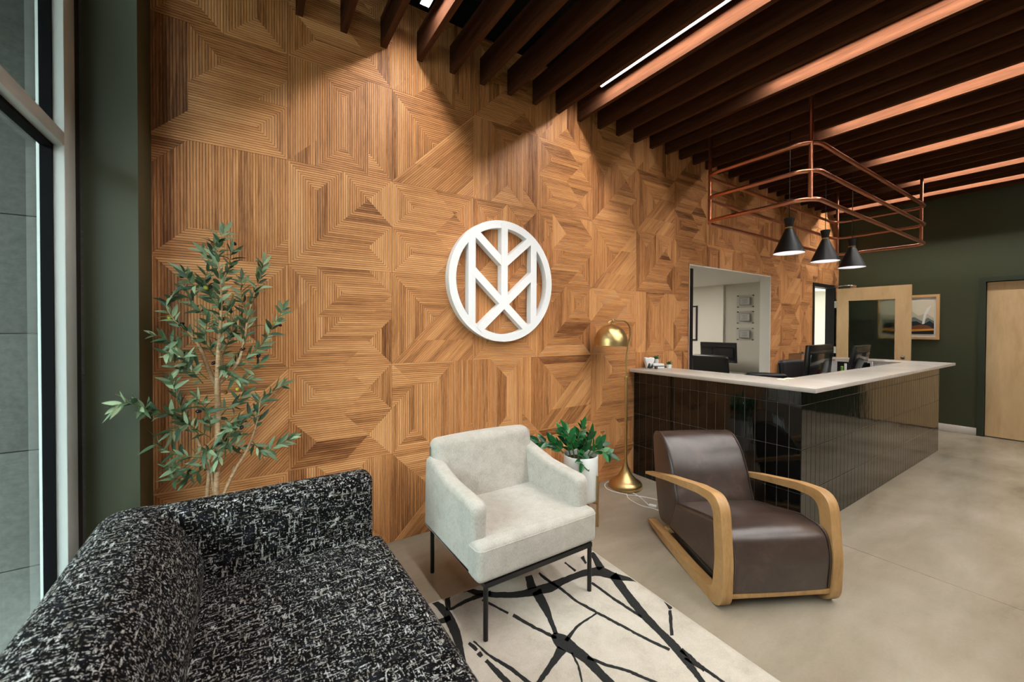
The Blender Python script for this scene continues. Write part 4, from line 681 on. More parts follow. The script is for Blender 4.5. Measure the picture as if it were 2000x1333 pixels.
tube('shade_stem', [(-0.197,0,1.475),(-0.185,0,1.512)], 0.008, brass_m, t, 12)
tube('switch_tip', [(-0.19,0,1.517),(-0.222,0,1.508),(-0.232,0,1.494)], 0.005, brass_m, t, 8)
cb = json.loads('''[[[2.773,-0.069,0.004],[2.65,-0.036,0.004],[2.549,-0.074,0.004],[2.496,-0.181,0.004],[2.541,-0.328,0.004],[2.62,-0.417,0.004],[2.679,-0.529,0.004],[2.691,-0.62,0.004]],[[2.566,-0.318,0.004],[2.497,-0.4,0.004],[2.48,-0.542,0.004],[2.523,-0.647,0.004],[2.514,-0.758,0.004]],[[2.63,-0.32,0.004],[2.603,-0.431,0.004],[2.536,-0.578,0.004]]]''')
def spline(pts, n=6):
    out = []; k = len(pts); P = [Vector(p) for p in pts]
    for i in range(k-1):
        p0, p1, p2, p3 = P[max(i-1,0)], P[i], P[i+1], P[min(i+2,k-1)]
        for s in range(n):
            u = s/n; out.append(0.5*((2*p1)+(p2-p0)*u+(2*p0-5*p1+4*p2-p3)*u*u+(3*p1-p0-3*p2+p3)*u**3))
    out.append(P[-1]); return out
off = Vector((2.685,-0.2,0))
for pth in cb: tube('power_cord', [p-off for p in spline(pth)], 0.0038, cable_m, t, 8)
box('cord_switch', -0.012, 0.012, -0.03, 0.03, 0, 0.016, white_obj, t, bev=0.004, loc=(2.549-2.685, -0.603+0.2, 0.001), rot=(0,0,0.5))

# ---------------------------------------------------------------- potted plant on brass stand
t = thing('plant_stand', 'pale grey cylinder planter on slim brass legs behind the armchair', 'planter', (1.885, -0.465, 0))
pr = [(0,0.178),(0.118,0.178),(0.126,0.186),(0.128,0.2),(0.128,0.503),(0.125,0.507),(0.121,0.503),(0.12,0.46),(0,0.46)]
pt = lathe('planter', pr, pot_m, t, 56, 40)
lathe('soil', [(0,0.466),(0.12,0.464)], soil_m, pt, 32)
for k in range(4):
    q = math.radians(-70+90*k); x, y = 0.139*math.cos(q), 0.139*math.sin(q)
    tube('stand_leg', [(x,y,0),(x,y,0.372)], 0.0085, brass_m, t, 12)
tube('cross_bar', [(0.139*math.cos(math.radians(-70)),0.139*math.sin(math.radians(-70)),0.165),(0.139*math.cos(math.radians(110)),0.139*math.sin(math.radians(110)),0.165)], 0.006, brass_m, t, 8)
tube('cross_bar', [(0.139*math.cos(math.radians(20)),0.139*math.sin(math.radians(20)),0.165),(0.139*math.cos(math.radians(200)),0.139*math.sin(math.radians(200)),0.165)], 0.006, brass_m, t, 8)
def leaf_mesh(name, L, w, curl=0.15, fold=0.25, n=6, pointy=1.0, tone=0.0):
    """thin folded blade along +y, two-sided"""
    V = []; F = []
    for i in range(n+1):
        s = i/n; ww = w*math.sin(PI*min(1, s**0.8*0.985+0.015))**(0.8*pointy) * (1 if i < n else 0.02); z = -curl*L*s*s
        V += [(-ww/2, L*s, z+fold*ww/2), (0, L*s, z), (ww/2, L*s, z+fold*ww/2)]
    for i in range(n):
        b = i*3; F += [(b, b+1, b+4, b+3), (b+1, b+2, b+5, b+4)]
    me = bpy.data.meshes.new(name); me.from_pydata(V, [], F)
    for p in me.polygons: p.use_smooth = True
    at = me.attributes.new('tone', 'FLOAT', 'FACE'); at.data.foreach_set('value', [tone]*len(F))
    return me
def basis(d, nrm):
    y = d.normalized(); x = y.cross(nrm)
    if x.length < 1e-4: x = y.orthogonal()
    x.normalize(); z = x.cross(y); return Matrix((x, y, z)).transposed().to_4x4()
zz = json.loads('''[[[1.813,-0.398,0.47],[1.745,-0.342,0.564],[1.676,-0.285,0.584],[1.61,-0.231,0.573],[1.57,-0.2,0.56]],[[1.833,-0.416,0.472],[1.822,-0.386,0.563],[1.801,-0.346,0.65]],[[1.852,-0.434,0.473],[1.83,-0.436,0.554],[1.802,-0.433,0.635],[1.771,-0.427,0.695]],[[1.874,-0.455,0.475],[1.882,-0.435,0.596],[1.917,-0.44,0.693]],[[1.896,-0.476,0.477],[1.904,-0.51,0.588],[1.906,-0.54,0.67]],[[1.919,-0.496,0.478],[1.969,-0.509,0.562],[2.025,-0.527,0.573]],[[1.93,-0.506,0.487],[1.979,-0.552,0.54],[2.036,-0.605,0.514]],[[1.891,-0.47,0.495],[1.861,-0.524,0.545],[1.812,-0.561,0.485]],[[1.869,-0.45,0.475],[1.871,-0.513,0.578],[1.856,-0.561,0.645]]]''')
zmesh = [leaf_mesh('leaf', 0.078, 0.040, 0.12, 0.3), leaf_mesh('leaf', 0.066, 0.034, 0.25, 0.3), leaf_mesh('leaf', 0.092, 0.046, 0.05, 0.25)]
for me in zmesh: me.materials.append(zz_leaf)
rz = random.Random(8)
pl = thing('zz_plant', 'glossy dark green leafy plant growing from the grey planter', 'plant', (1.885, -0.465, 0.464))
po = Vector(pl.location)
for si, st in enumerate(zz):
    pts = [p-po for p in spline(st, 5)]
    tube('stem', pts, [0.006-0.0035*i/len(pts) for i in range(len(pts))], twig_m, pl, 8)
    L = sum((b-a).length for a, b in zip(pts, pts[1:])); acc = 0; nx = 0.05 if si != 7 else 0.03; sd = 1
    for a, b in zip(pts, pts[1:]):
        acc += (b-a).length
        while acc > nx:
            d = (b-a).normalized(); sdv = d.cross(Vector((rz.uniform(-0.4,0.4), -1, rz.uniform(-0.3,0.5)))).normalized()
            for sg in (1, -1):
                dr = (d*0.75 + sdv*sg*rz.uniform(0.6,1.0) + Vector((0,0,rz.uniform(-0.1,0.3)))).normalized()
                o = link('leaf', rz.choice(zmesh), None, pl); nv = Vector((rz.uniform(-0.5,0.5), -0.8, rz.uniform(0.2,1.0)))
                o.matrix_local = Matrix.Translation(b) @ basis(dr, nv)
            nx += rz.uniform(0.024, 0.034)
    o = link('leaf', zmesh[2], None, pl); o.matrix_local = Matrix.Translation(pts[-1]) @ basis((pts[-1]-pts[-3]).normalized(), Vector((0.1,-0.8,0.6)))

# ---------------------------------------------------------------- olive tree
tr = json.loads('''{"trunk":[[[-0.334,-0.258,0.472,0.0138],[-0.332,-0.266,0.602,0.0123],[-0.326,-0.275,0.815,0.0115],[-0.322,-0.283,1.027,0.0123],[-0.324,-0.292,1.133,0.0123],[-0.321,-0.3,1.29,0.01],[-0.311,-0.309,1.446,0.0077],[-0.306,-0.317,1.549,0.0046],[-0.31,-0.325,1.651,0.0031],[-0.317,-0.334,1.752,0.0025],[-0.312,-0.342,1.843,0.0018],[-0.291,-0.351,1.895,0.0015]],[[-0.356,-0.252,0.475,0.0092],[-0.369,-0.245,0.603,0.0092],[-0.363,-0.238,0.726,0.0085],[-0.377,-0.23,0.801,0.0077],[-0.415,-0.223,0.921,0.0077]],[[-0.344,-0.239,0.466,0.0092],[-0.339,-0.236,0.593,0.0092],[-0.356,-0.234,0.745,0.0077],[-0.369,-0.231,0.81,0.0062]],[[-0.33,-0.256,0.47,0.0092],[-0.308,-0.262,0.595,0.0077],[-0.263,-0.269,0.717,0.0077],[-0.209,-0.276,0.817,0.0069],[-0.172,-0.283,0.922,0.0046],[-0.154,-0.29,1.009,0.0031],[-0.144,-0.297,1.086,0.0023],[-0.098,-0.304,1.116,0.0018],[-0.05,-0.31,1.146,0.0015]],[[-0.269,-0.243,0.699,0.0062],[-0.262,-0.128,0.719,0.0062]],[[-0.326,-0.247,1.138,0.0108],[-0.365,-0.262,1.258,0.0092],[-0.396,-0.276,1.363,0.0069],[-0.435,-0.29,1.425,0.0038],[-0.48,-0.305,1.475,0.0023],[-0.508,-0.319,1.542,0.0015],[-0.48,-0.334,1.591,0.0012]],[[-0.325,-0.26,1.129,0.0092],[-0.312,-0.204,1.24,0.0062],[-0.305,-0.148,1.312,0.0046]],[[-0.324,-0.248,1.159,0.0062],[-0.279,-0.265,1.211,0.0062],[-0.239,-0.283,1.275,0.0077],[-0.216,-0.3,1.371,0.0062],[-0.198,-0.317,1.499,0.0046],[-0.171,-0.335,1.616,0.0031],[-0.144,-0.352,1.702,0.0018],[-0.135,-0.369,1.764,0.0015]]],"twig":[[[-0.262,-0.269,1.242,0.0023],[-0.19,-0.293,1.306,0.002],[-0.135,-0.318,1.37,0.0018],[-0.089,-0.343,1.457,0.0015],[-0.053,-0.367,1.533,0.0015]],[[-0.36,-0.233,0.905,0.0028],[-0.457,-0.249,0.995,0.0023],[-0.491,-0.29,1.042,0.002],[-0.552,-0.29,1.059,0.0018],[-0.584,-0.402,1.105,0.0015],[-0.624,-0.444,1.134,0.0012],[-0.647,-0.471,1.123,0.0009]],[[-0.367,-0.238,1.192,0.0023],[-0.446,-0.262,1.292,0.002],[-0.497,-0.29,1.376,0.0015],[-0.547,-0.31,1.411,0.0015]],[[-0.311,-0.258,1.551,0.0023],[-0.369,-0.305,1.619,0.0018],[-0.413,-0.353,1.643,0.0015],[-0.435,-0.4,1.69,0.0015]],[[-0.31,-0.289,1.529,0.0022],[-0.354,-0.286,1.6,0.0015],[-0.37,-0.283,1.672,0.0015],[-0.353,-0.28,1.756,0.0014],[-0.378,-0.277,1.805,0.0012]],[[-0.182,-0.259,0.863,0.0023],[-0.135,-0.257,0.8,0.0015],[-0.077,-0.255,0.824,0.0015],[-0.017,-0.254,0.849,0.0012]],[[-0.365,-0.283,0.813,0.0023],[-0.438,-0.289,0.838,0.0018],[-0.499,-0.294,0.87,0.0015],[-0.547,-0.3,0.913,0.0015]],[[-0.374,-0.283,0.784,0.0022],[-0.449,-0.262,0.771,0.0015],[-0.504,-0.29,0.8,0.0015]],[[-0.372,-0.31,0.781,0.002],[-0.443,-0.238,0.721,0.0015],[-0.489,-0.29,0.742,0.0015]],[[-0.457,-0.249,0.99,0.0018],[-0.461,-0.285,1.063,0.0017],[-0.472,-0.321,1.12,0.0015],[-0.486,-0.357,1.204,0.0015]],[[-0.354,-0.257,0.931,0.0018],[-0.355,-0.305,1.003,0.0015],[-0.376,-0.352,1.085,0.0015],[-0.399,-0.4,1.129,0.0014]],[[-0.324,-0.285,0.996,0.0018],[-0.289,-0.242,1.037,0.0015],[-0.255,-0.199,1.048,0.0015],[-0.227,-0.156,1.084,0.0012]],[[-0.399,-0.26,0.927,0.0018],[-0.435,-0.306,0.993,0.0015],[-0.492,-0.353,0.971,0.0015]],[[-0.325,-0.233,0.857,0.0018],[-0.283,-0.195,0.896,0.0018],[-0.228,-0.158,0.937,0.0015],[-0.19,-0.12,0.982,0.0014]],[[-0.326,-0.225,0.823,0.0018],[-0.283,-0.193,0.841,0.0015],[-0.228,-0.161,0.813,0.0015]],[[-0.324,-0.252,0.915,0.0018],[-0.289,-0.277,0.958,0.0015],[-0.244,-0.302,0.989,0.0015]],[[-0.31,-0.244,1.296,0.0018],[-0.279,-0.255,1.381,0.0015],[-0.261,-0.266,1.467,0.0015],[-0.278,-0.276,1.552,0.0014]],[[-0.309,-0.261,1.382,0.0018],[-0.262,-0.225,1.413,0.0015],[-0.217,-0.189,1.468,0.0015]],[[-0.198,-0.247,1.501,0.0018],[-0.225,-0.237,1.599,0.0015],[-0.225,-0.227,1.687,0.0014]],[[-0.312,-0.289,1.477,0.0018],[-0.365,-0.249,1.508,0.0015],[-0.417,-0.209,1.55,0.0015],[-0.454,-0.169,1.624,0.0014]],[[-0.333,-0.221,1.296,0.0018],[-0.37,-0.306,1.384,0.0015],[-0.356,-0.39,1.465,0.0015]],[[-0.436,-0.284,1.415,0.0018],[-0.473,-0.306,1.386,0.0015],[-0.485,-0.329,1.328,0.0015],[-0.505,-0.351,1.329,0.0012]],[[-0.395,-0.288,1.353,0.0018],[-0.426,-0.309,1.305,0.0015],[-0.455,-0.33,1.258,0.0015],[-0.476,-0.351,1.261,0.0012]],[[-0.382,-0.26,1.175,0.0018],[-0.418,-0.312,1.244,0.0015],[-0.444,-0.364,1.309,0.0015]],[[-0.226,-0.252,1.337,0.0018],[-0.261,-0.273,1.296,0.0015],[-0.296,-0.295,1.246,0.0015]],[[-0.235,-0.288,1.253,0.0018],[-0.19,-0.288,1.23,0.0015],[-0.144,-0.288,1.271,0.0014]],[[-0.262,-0.261,1.21,0.0018],[-0.235,-0.275,1.188,0.0015],[-0.19,-0.289,1.186,0.0014]],[[-0.172,-0.264,0.907,0.0018],[-0.227,-0.279,0.907,0.0015],[-0.262,-0.294,0.947,0.0015]],[[-0.313,-0.245,1.658,0.0018],[-0.277,-0.277,1.732,0.0015],[-0.267,-0.309,1.812,0.0012]],[[-0.324,-0.193,1.716,0.0018],[-0.348,-0.218,1.786,0.0015],[-0.338,-0.244,1.857,0.0012]],[[-0.335,-0.198,1.208,0.0018],[-0.295,-0.299,1.236,0.0015],[-0.25,-0.4,1.202,0.0015]],[[-0.403,-0.223,0.867,0.0018],[-0.373,-0.282,0.846,0.0015],[-0.337,-0.341,0.875,0.0015]],[[-0.28,-0.269,0.902,0.0015],[-0.297,-0.29,0.856,0.0015],[-0.33,-0.311,0.794,0.0015]]],"olive":[[-0.254,-0.3,1.857,0],[-0.455,-0.3,1.682,0],[-0.367,-0.3,1.634,1],[-0.347,-0.3,1.639,0],[-0.502,-0.3,1.492,1],[-0.457,-0.3,1.46,2],[-0.149,-0.3,1.731,1],[-0.135,-0.3,1.735,2],[-0.082,-0.3,1.466,1],[-0.062,-0.3,1.46,2],[-0.221,-0.3,1.339,2],[-0.155,-0.3,1.303,0],[-0.291,-0.3,1.129,3],[-0.244,-0.3,1.14,1],[-0.337,-0.3,1.275,0],[-0.59,-0.3,1.045,3],[-0.396,-0.3,1.048,0],[-0.227,-0.3,0.949,0]]}''')
t = thing('olive_tree', 'tall artificial olive tree with green and black olives behind the sofa', 'tree', (-0.33, -0.265, 0))
to = Vector(t.location)
lathe('pot', [(0,0),(0.10,0),(0.12,0.02),(0.14,0.28),(0.132,0.285),(0.125,0.25),(0,0.25)], mat('dark_planter', srgb(40,38,36), 0.6), t, 40)
lathe('soil', [(0,0.255),(0.126,0.255)], soil_m, t, 24)
twigs = []
for i, st in enumerate(tr['trunk']):
    pts = [Vector(p[:3])-to for p in st]; rad = [max(p[3]*1.0, 0.0016) for p in st]
    if i in (0,1,2,3): pts = [Vector((pts[0].x*0.5, pts[0].y*0.5, 0.24))] + pts; rad = [rad[0]*1.1] + rad
    P = spline(pts, 4); Rr = []
    for k in range(len(P)):
        u = k/4; a = int(min(u, len(rad)-2)); Rr.append(rad[a]+(rad[min(a+1,len(rad)-1)]-rad[a])*(u-a))
    tube('trunk' if i == 0 else 'branch', P, Rr, bark_m, t, 9)
    s0 = {0: 0.50, 3: 0.55, 5: 0.35, 7: 0.35}.get(i)
    if s0 is not None: twigs.append(P[int(len(P)*s0):])
for st in tr['twig']:
    pts = spline([Vector(p[:3])-to for p in st], 4)
    tube('twig', pts, [max(0.0024*(1-0.6*k/len(pts)), 0.001) for k in range(len(pts))], twig_m, t, 6); twigs.append(pts)
lm = []
for k, (L, w, cu) in enumerate(((0.068,0.0195,0.15),(0.074,0.018,0.35),(0.058,0.018,0.05),(0.070,0.016,-0.2))):
    for mm in (olive_leaf, olive_leaf2):
        me = leaf_mesh('leaf', L, w, cu, 0.35, 5, 1.1); me.materials.append(mm); lm.append(me)
rt = random.Random(21); leaves = []
for pts in twigs:
    acc = 0; nx = 0.012
    for a, b in zip(pts, pts[1:]):
        acc += (b-a).length
        while acc > nx:
            d = (b-a).normalized(); th = rt.uniform(0, 2*PI); o1 = d.orthogonal().normalized(); o2 = d.cross(o1)
            for sg in ((0, PI) if rt.random() < 0.8 else (0,)):
                sv = o1*math.cos(th+sg) + o2*math.sin(th+sg)
                dr = (d*rt.uniform(0.5,1.1) + sv*rt.uniform(0.6,1.0) + Vector((0,0,rt.uniform(-0.25,0.15)))).normalized()
                leaves.append((b.copy(), dr, Vector((rt.uniform(-0.8,0.8), rt.uniform(-1,0.2), rt.uniform(0.1,1)))))
            nx += rt.uniform(0.012, 0.020)
    leaves.append((pts[-1].copy(), (pts[-1]-pts[-3]).normalized(), Vector((0.2,-0.8,0.6))))
def inside(b, d):
    e = b + d*0.065 + to
    return e.y > -0.03 or (e.x < -0.59 and e.y > -0.315) or (e.z < 0.8 and e.y < -0.49)
leaves = [l for l in leaves if not inside(l[0], l[1])]
rt.shuffle(leaves)
for b, d, nv in leaves[:300]:
    o = link('leaf', lm[rt.choice((0,2,4,6,0,2,4,6,0,2,1,3,5,7))], None, t); o.matrix_local = Matrix.Translation(b) @ basis(d, nv) @ Matrix.Scale(rt.uniform(0.75,1.15), 4)
V = []; F = []; MI = []; TN = []
for b, d, nv in leaves[300:]:
    me = lm[rt.randrange(8)]; mx = Matrix.Translation(b) @ basis(d, nv) @ Matrix.Scale(rt.uniform(0.7,1.1), 4); k = len(V); tn = rt.random()
    V += [mx @ v.co for v in me.vertices]
    for p in me.polygons: F.append(tuple(k+i for i in p.vertices)); MI.append(lm.index(me) % 2); TN.append(tn)
if V:
    me = bpy.data.meshes.new('foliage'); me.from_pydata([tuple(v) for v in V], [], F); me.materials.append(olive_leaf); me.materials.append(olive_leaf2)
    me.polygons.foreach_set('material_index', MI); at = me.attributes.new('tone', 'FLOAT', 'FACE'); at.data.foreach_set('value', TN)
    for p in me.polygons: p.use_smooth = True
    tag(link('foliage', me, None, t), kind='stuff')
omesh = []
for k in range(4):
    bm = lathe_bm([(0,-0.013)] + [(0.0085*math.cos(q), 0.013*math.sin(q)) for q in [-1.2+i*0.4 for i in range(7)]] + [(0,0.013)], 12)
    me = bpy.data.meshes.new('olive'); bmesh.ops.recalc_face_normals(bm, faces=bm.faces[:]); bm.to_mesh(me); bm.free(); me.materials.append(OLV[k])
    for p in me.polygons: p.use_smooth = True
    omesh.append(me)
for x, y, z, k in tr['olive']: link('olive', omesh[k], None, t, loc=(x-to.x, y-to.y, z-to.z), rot=(rt.uniform(-1,1), rt.uniform(0.6,1.6), rt.uniform(0,3)))

# ---------------------------------------------------------------- reception desk
t = thing('reception_desk', 'reception desk clad in glossy black vertical tiles', 'desk', (3.02, -1.467, 0))
bm = bmesh.new()
box_bm(3.0225, 3.38, -1.4645, -0.004, 0, 1.0195, bm); box_bm(3.38, 6.695, -1.4645, -1.25, 0, 1.0195, bm); box_bm(6.42, 6.695, -1.25, -0.36, 0, 1.0195, bm)
body = fin('carcass', bm, grout_m, t)
box('inner_worktop', 3.38, 6.42, -1.25, -0.72, 0.72, 0.75, white_obj, t); box('inner_panel', 6.405, 6.42, -1.25, -0.36, 0.0, 1.0195, white_obj, t)
rows = [(0.003,0.293),(0.295,0.603),(0.605,0.913),(0.915,1.018)]
TWD = 0.0773; rtt = random.Random(6); tl = {}
def tile(kx, hgt, side, loc):
    key = (round(kx,4), round(hgt,4), side)
    rot = (rtt.gauss(0,0.0012), 0, rtt.gauss(0,0.003)) if side == 'F' else (0, rtt.gauss(0,0.0012), rtt.gauss(0,0.003))
    if key not in tl:
        bm = box_bm(-kx/2, kx/2, -0.004, 0.004, -hgt/2, hgt/2) if side == 'F' else box_bm(-0.004, 0.004, -kx/2, kx/2, -hgt/2, hgt/2)
        bevel(bm, 0.0018, 1); tl[key] = fin('tile', bm, tile_m, body, True, loc, rot, 25).data
    else: link('tile', tl[key], None, body, loc, rot)
for (z0, z1) in rows:
    y = -1.465
    while y < -0.012:
        w = min(TWD-0.002, -0.008-y)
        if w > 0.01: tile(w, z1-z0, 'L', (3.024, y+w/2, (z0+z1)/2))
        y += TWD
    x = 3.022
    while x < 6.69:
        w = min(TWD-0.002, 6.695-x)
        if w > 0.008: tile(w, z1-z0, 'F', (x+w/2, -1.463, (z0+z1)/2))
        x += TWD
rebase_loc = Vector(t.location)
body.location = -rebase_loc
for o in t.children:
    if o is not body: o.data.transform(Matrix.Translation(-rebase_loc))
ct = thing('countertop', 'pale quartz countertop slab wrapping the tiled desk', 'countertop', (3.02, -1.467, 1.02))
pl2 = [(2.955,-0.006),(2.955,-1.572),(6.86,-1.572),(6.86,-0.34),(6.40,-0.34),(6.40,-1.205),(3.40,-1.205),(3.40,-0.006)]
bm = prism_bm([(x-3.02, y+1.467) for x, y in pl2], 0.0, 0.030, 'z'); bevel(bm, 0.0025, 2)
fin('slab', bm, slab_m, ct, True, angle=40)

# ---------------------------------------------------------------- copper rail frame over the desk
t = thing('copper_rail_frame', 'hanging copper pipe frame with three rails above the desk', 'hanging frame', (5.11, -0.88, 2.485))
hx, hy, rc = 1.55+0.042, 0.419+0.042, 0.14
def rrect(z):
    out = []
    for cx, cy, a0 in ((hx-rc, hy-rc, 0), (-(hx-rc), hy-rc, PI/2), (-(hx-rc), -(hy-rc), PI), (hx-rc, -(hy-rc), 1.5*PI)):
        for k in range(9): out.append((cx+rc*math.cos(a0+k*PI/16), cy+rc*math.sin(a0+k*PI/16), z))
    return out
for z in (0.0, 0.227, 0.449): fin('copper_rail', tube_bm(rrect(z), 0.0175, 14, closed=True), copper_m, t, True)
q = 1-math.sqrt(0.5)
for sx in (-1, 1):
    for sy in (-1, 1):
        x, y = sx*(hx-rc*q), sy*(hy-rc*q)
        tube('copper_post', [(x,y,0),(x,y,CEIL-2.485)], 0.0165, copper_m, t, 14)
# pendants
for i, (x, lab) in enumerate(((4.21, 'black cone pendant lamp nearest the window wall, leftmost of three'), (5.06, 'middle one of the three black cone pendant lamps'), (5.83, 'black cone pendant lamp farthest right, next to the green wall'))):
    t = thing('pendant_lamp', lab, 'pendant lamp', (x, -0.88, 2.185), group='cone pendant lamps over the desk')
    pr = [(0.133,0.0),(0.131,0.004),(0.034,0.235),(0.030,0.242)]
    fin('shade', lathe_bm(pr + [(r-0.0015, z) for r, z in pr[::-1][1:]] + [(0.1315,0.0)], 48), pend_m, t, True, angle=50)
    lathe('shade_lining', [(0.1305,0.0),(0.126,0.0045),(0.0295,0.230),(0,0.230)], pendin_m, t, 40)
    lathe('brass_ring', [(0.031,0.240),(0.034,0.241),(0.034,0.252),(0.031,0.253)], brass_m, t, 32)
    lathe('cap', [(0,0.25),(0.031,0.253),(0.046,0.335),(0.04,0.34),(0.012,0.342),(0,0.342)], pend_m, t, 32)
    tube('cord', [(0,0,0.34),(0,0,CEIL-2.185)], 0.0035, black_m, t, 8)
    lathe('bulb', [(0,0.05),(0.022,0.058),(0.03,0.085),(0.022,0.115),(0.013,0.14),(0.013,0.2)], mat('warm_bulb', (1,1,1,1), 0.4, emit=(1,0.97,0.95,1), strength=22.0), t, 20)

# ---------------------------------------------------------------- wall art on the green wall
t = thing('framed_print', 'framed mountain print with white plume on the green wall', 'picture', (RW-0.002, -0.86, 1.63))
AW, AH = 0.66, 0.328
fr = bmesh.new()
for (a, b, c, d) in ((-AW/2-0.01,AW/2+0.01,-AH,-AH+0.034),(-AW/2-0.01,AW/2+0.01,AH-0.034,AH),(-AW/2-0.01,-AW/2+0.024,-AH+0.034,AH-0.034),(AW/2-0.024,AW/2+0.01,-AH+0.034,AH-0.034)): box_bm(-0.026, 0.0, a, b, c, d, fr)
fin('frame', fr, mat('light_pine', srgb(206,164,112), 0.45), t)
box('mat_board', -0.012, -0.002, -AW/2, AW/2, -AH+0.02, AH-0.02, mat('white_mat', srgb(228,226,224), 0.7), t)
def flat(nm, poly, x, col, p=t): return fin(nm, prism_bm(poly, x, x+0.0008, 'x'), mat('print_%d_%d_%d' % col, srgb(*col), 0.8), p)
yl, yr = -0.285, 0.285
flat('print_sky', [(yl,-0.25),(yr,-0.25),(yr,0.25),(yl,0.25)], -0.0135, (222,212,190))
flat('print_far_peaks', [(yl,-0.02),(-0.2,0.06),(-0.12,0.02),(-0.03,0.11),(0.08,0.03),(yr,0.05),(yr,-0.1),(yl,-0.1)], -0.0145, (196,190,170))
flat('print_mid_peaks', [(yl,-0.06),(-0.22,-0.01),(-0.16,-0.06),(-0.08,0.0),(yr,-0.05),(yr,-0.16),(yl,-0.16)], -0.0155, (110,122,118))
flat('print_near_peaks', [(yl,-0.10),(-0.24,-0.055),(-0.17,-0.11),(-0.10,-0.06),(yr,-0.09),(yr,-0.2),(yl,-0.2)], -0.0165, (30,40,44))
flat('print_plume', [(-0.185,-0.10),(-0.205,0.03),(-0.24,0.12),(-0.255,0.17),(-0.21,0.13),(-0.18,0.05),(-0.16,-0.10)], -0.0175, (236,234,228))
flat('print_mound', [(yl,-0.17),(-0.22,-0.125),(-0.15,-0.11),(-0.06,-0.13),(yr,-0.17),(yr,-0.19),(yl,-0.19)], -0.0185, (120,72,44))
flat('print_glow', [(yl,-0.17),(-0.03,-0.18),(0.05,-0.18),(yr,-0.165),(yr,-0.215),(yl,-0.215)], -0.0195, (214,150,62))
flat('print_foreground', [(yl,-0.25),(yr,-0.25),(yr,-0.2),(0.04,-0.215),(-0.04,-0.215),(yl,-0.195)], -0.0205, (34,32,30))

# ---------------------------------------------------------------- things on and behind the desk
def monitor(lab, loc, rz, w=0.62, h=0.36, tilt=0.08, group=None, cat='monitor'):
    t = thing('computer_monitor', lab, cat, loc, rz, group)
    o = box('housing', -w/2, w/2, -0.018, 0.018, -h/2, h/2, blackplastic, t, bev=0.008, loc=(0,0,0.17+h/2), rot=(tilt,0,0))
    box('screen', -w/2+0.012, w/2-0.012, 0.0175, 0.0205, -h/2+0.014, h/2-0.014, screen_m, o)
    b2 = box('rear_cover', -w/2+0.03, w/2-0.03, -0.034, -0.016, -h/2+0.01, h/2-0.085, screen_m, o, bev=0.006)
    box('vent_ridge', -w/2+0.04, w/2-0.02, -0.026, -0.017, h/2-0.075, h/2-0.055, blackplastic, o, bev=0.003)
    tube('stand_neck', [(0,0,0.012),(0,0,0.24)], 0.022, blackplastic, t, 14)
    lathe('stand_foot', [(0,0),(0.12,0),(0.12,0.008),(0.1,0.014),(0,0.014)], blackplastic, t, 36)
    return t
monitor('black monitor seen from behind, nearer of two on the reception desk', (4.66, -0.97, 0.75), 0.05, 0.66, 0.37)
monitor('black tilted monitor seen from behind, farther of two on the reception desk', (5.92, -0.93, 0.75), 0.06, 0.60, 0.34, 0.2)
# back office
t = thing('office_desk', 'white desk standing in the back office against the grey wall', 'desk', (6.2, 1.0, 0))
box('desk_top', -0.45, 0.29, -0.8, 0.9, 0.71, 0.74, white_obj, t)
for sy in (-0.75, 0.85): box('desk_leg', -0.42, 0.28, sy-0.02, sy+0.02, 0, 0.71, white_obj, t)
monitor('wide black monitor on the white desk in the back office', (6.15, 0.93, 0.74), -PI/2, 0.59, 0.32)
def chair(lab, loc, rz, w=0.5, zt=1.07, h=0.42, group=None):
    t = thing('office_chair', lab, 'office chair', loc, rz, group)
    pf = round_poly([(0.0,zt-h),(-0.05,zt),(0.03,zt),(0.09,zt-h)], [0.03,0.035,0.035,0.03], 5)
    loft('backrest', pf, -w/2, w/2, 'x', mat('black_leatherette', srgb(20,19,19), 0.38), t, 0.04, 5, 3, 0.01)
    sp = round_poly([(0.02,0.42),(0.02,0.52),(0.52,0.52),(0.52,0.42)], 0.03, 4)
    loft('seat', sp, -w/2, w/2, 'x', mat('black_leatherette'), t, 0.04, 4, 2, 0.005)
    tube('gas_lift', [(0,0.27,0.08),(0,0.27,0.43)], 0.025, blackplastic, t, 12)
    bracket = tube('back_bracket', [(0,0.2,0.43),(0,0.0,0.46),(0,0.03,zt-h+0.1)], 0.02, blackplastic, t, 10)
    for k in range(5):
        q = k*2*PI/5; tube('base_spoke', [(0,0.27,0.09),(0.28*math.cos(q),0.27+0.28*math.sin(q),0.055)], [0.025,0.015], blackplastic, t, 8)
        lathe('caster', [(0,-0.02),(0.026,-0.02),(0.028,0),(0.026,0.02),(0,0.02)], blackplastic, t, 14, loc=(0.28*math.cos(q),0.27+0.28*math.sin(q),0.028), rot=(PI/2,0,q))
    for sx in (-1, 1): tube('armrest', [(sx*w/2,0.12,0.46),(sx*(w/2+0.03),0.12,0.66),(sx*(w/2+0.03),0.36,0.67),(sx*w/2,0.36,0.46)], 0.014, blackplastic, t, 10)
    return t
chair('black high-backed office chair facing the monitor in the back office', (5.15, 0.475, 0), -PI/2, 0.52, 1.08, 0.45)
chair('low black office chair half hidden by the countertop before the pass-through', (4.55, -0.52, 0), -0.9, 0.42, 0.96, 0.36)
chair('black office chair behind the reception desk beside the cardboard box', (5.45, -0.42, 0), 2.9, 0.44, 1.06, 0.45)
struct(box('trim_5', 4.244, 4.307, 0.19, 0.23, 0, 2.19, blackframe_m))
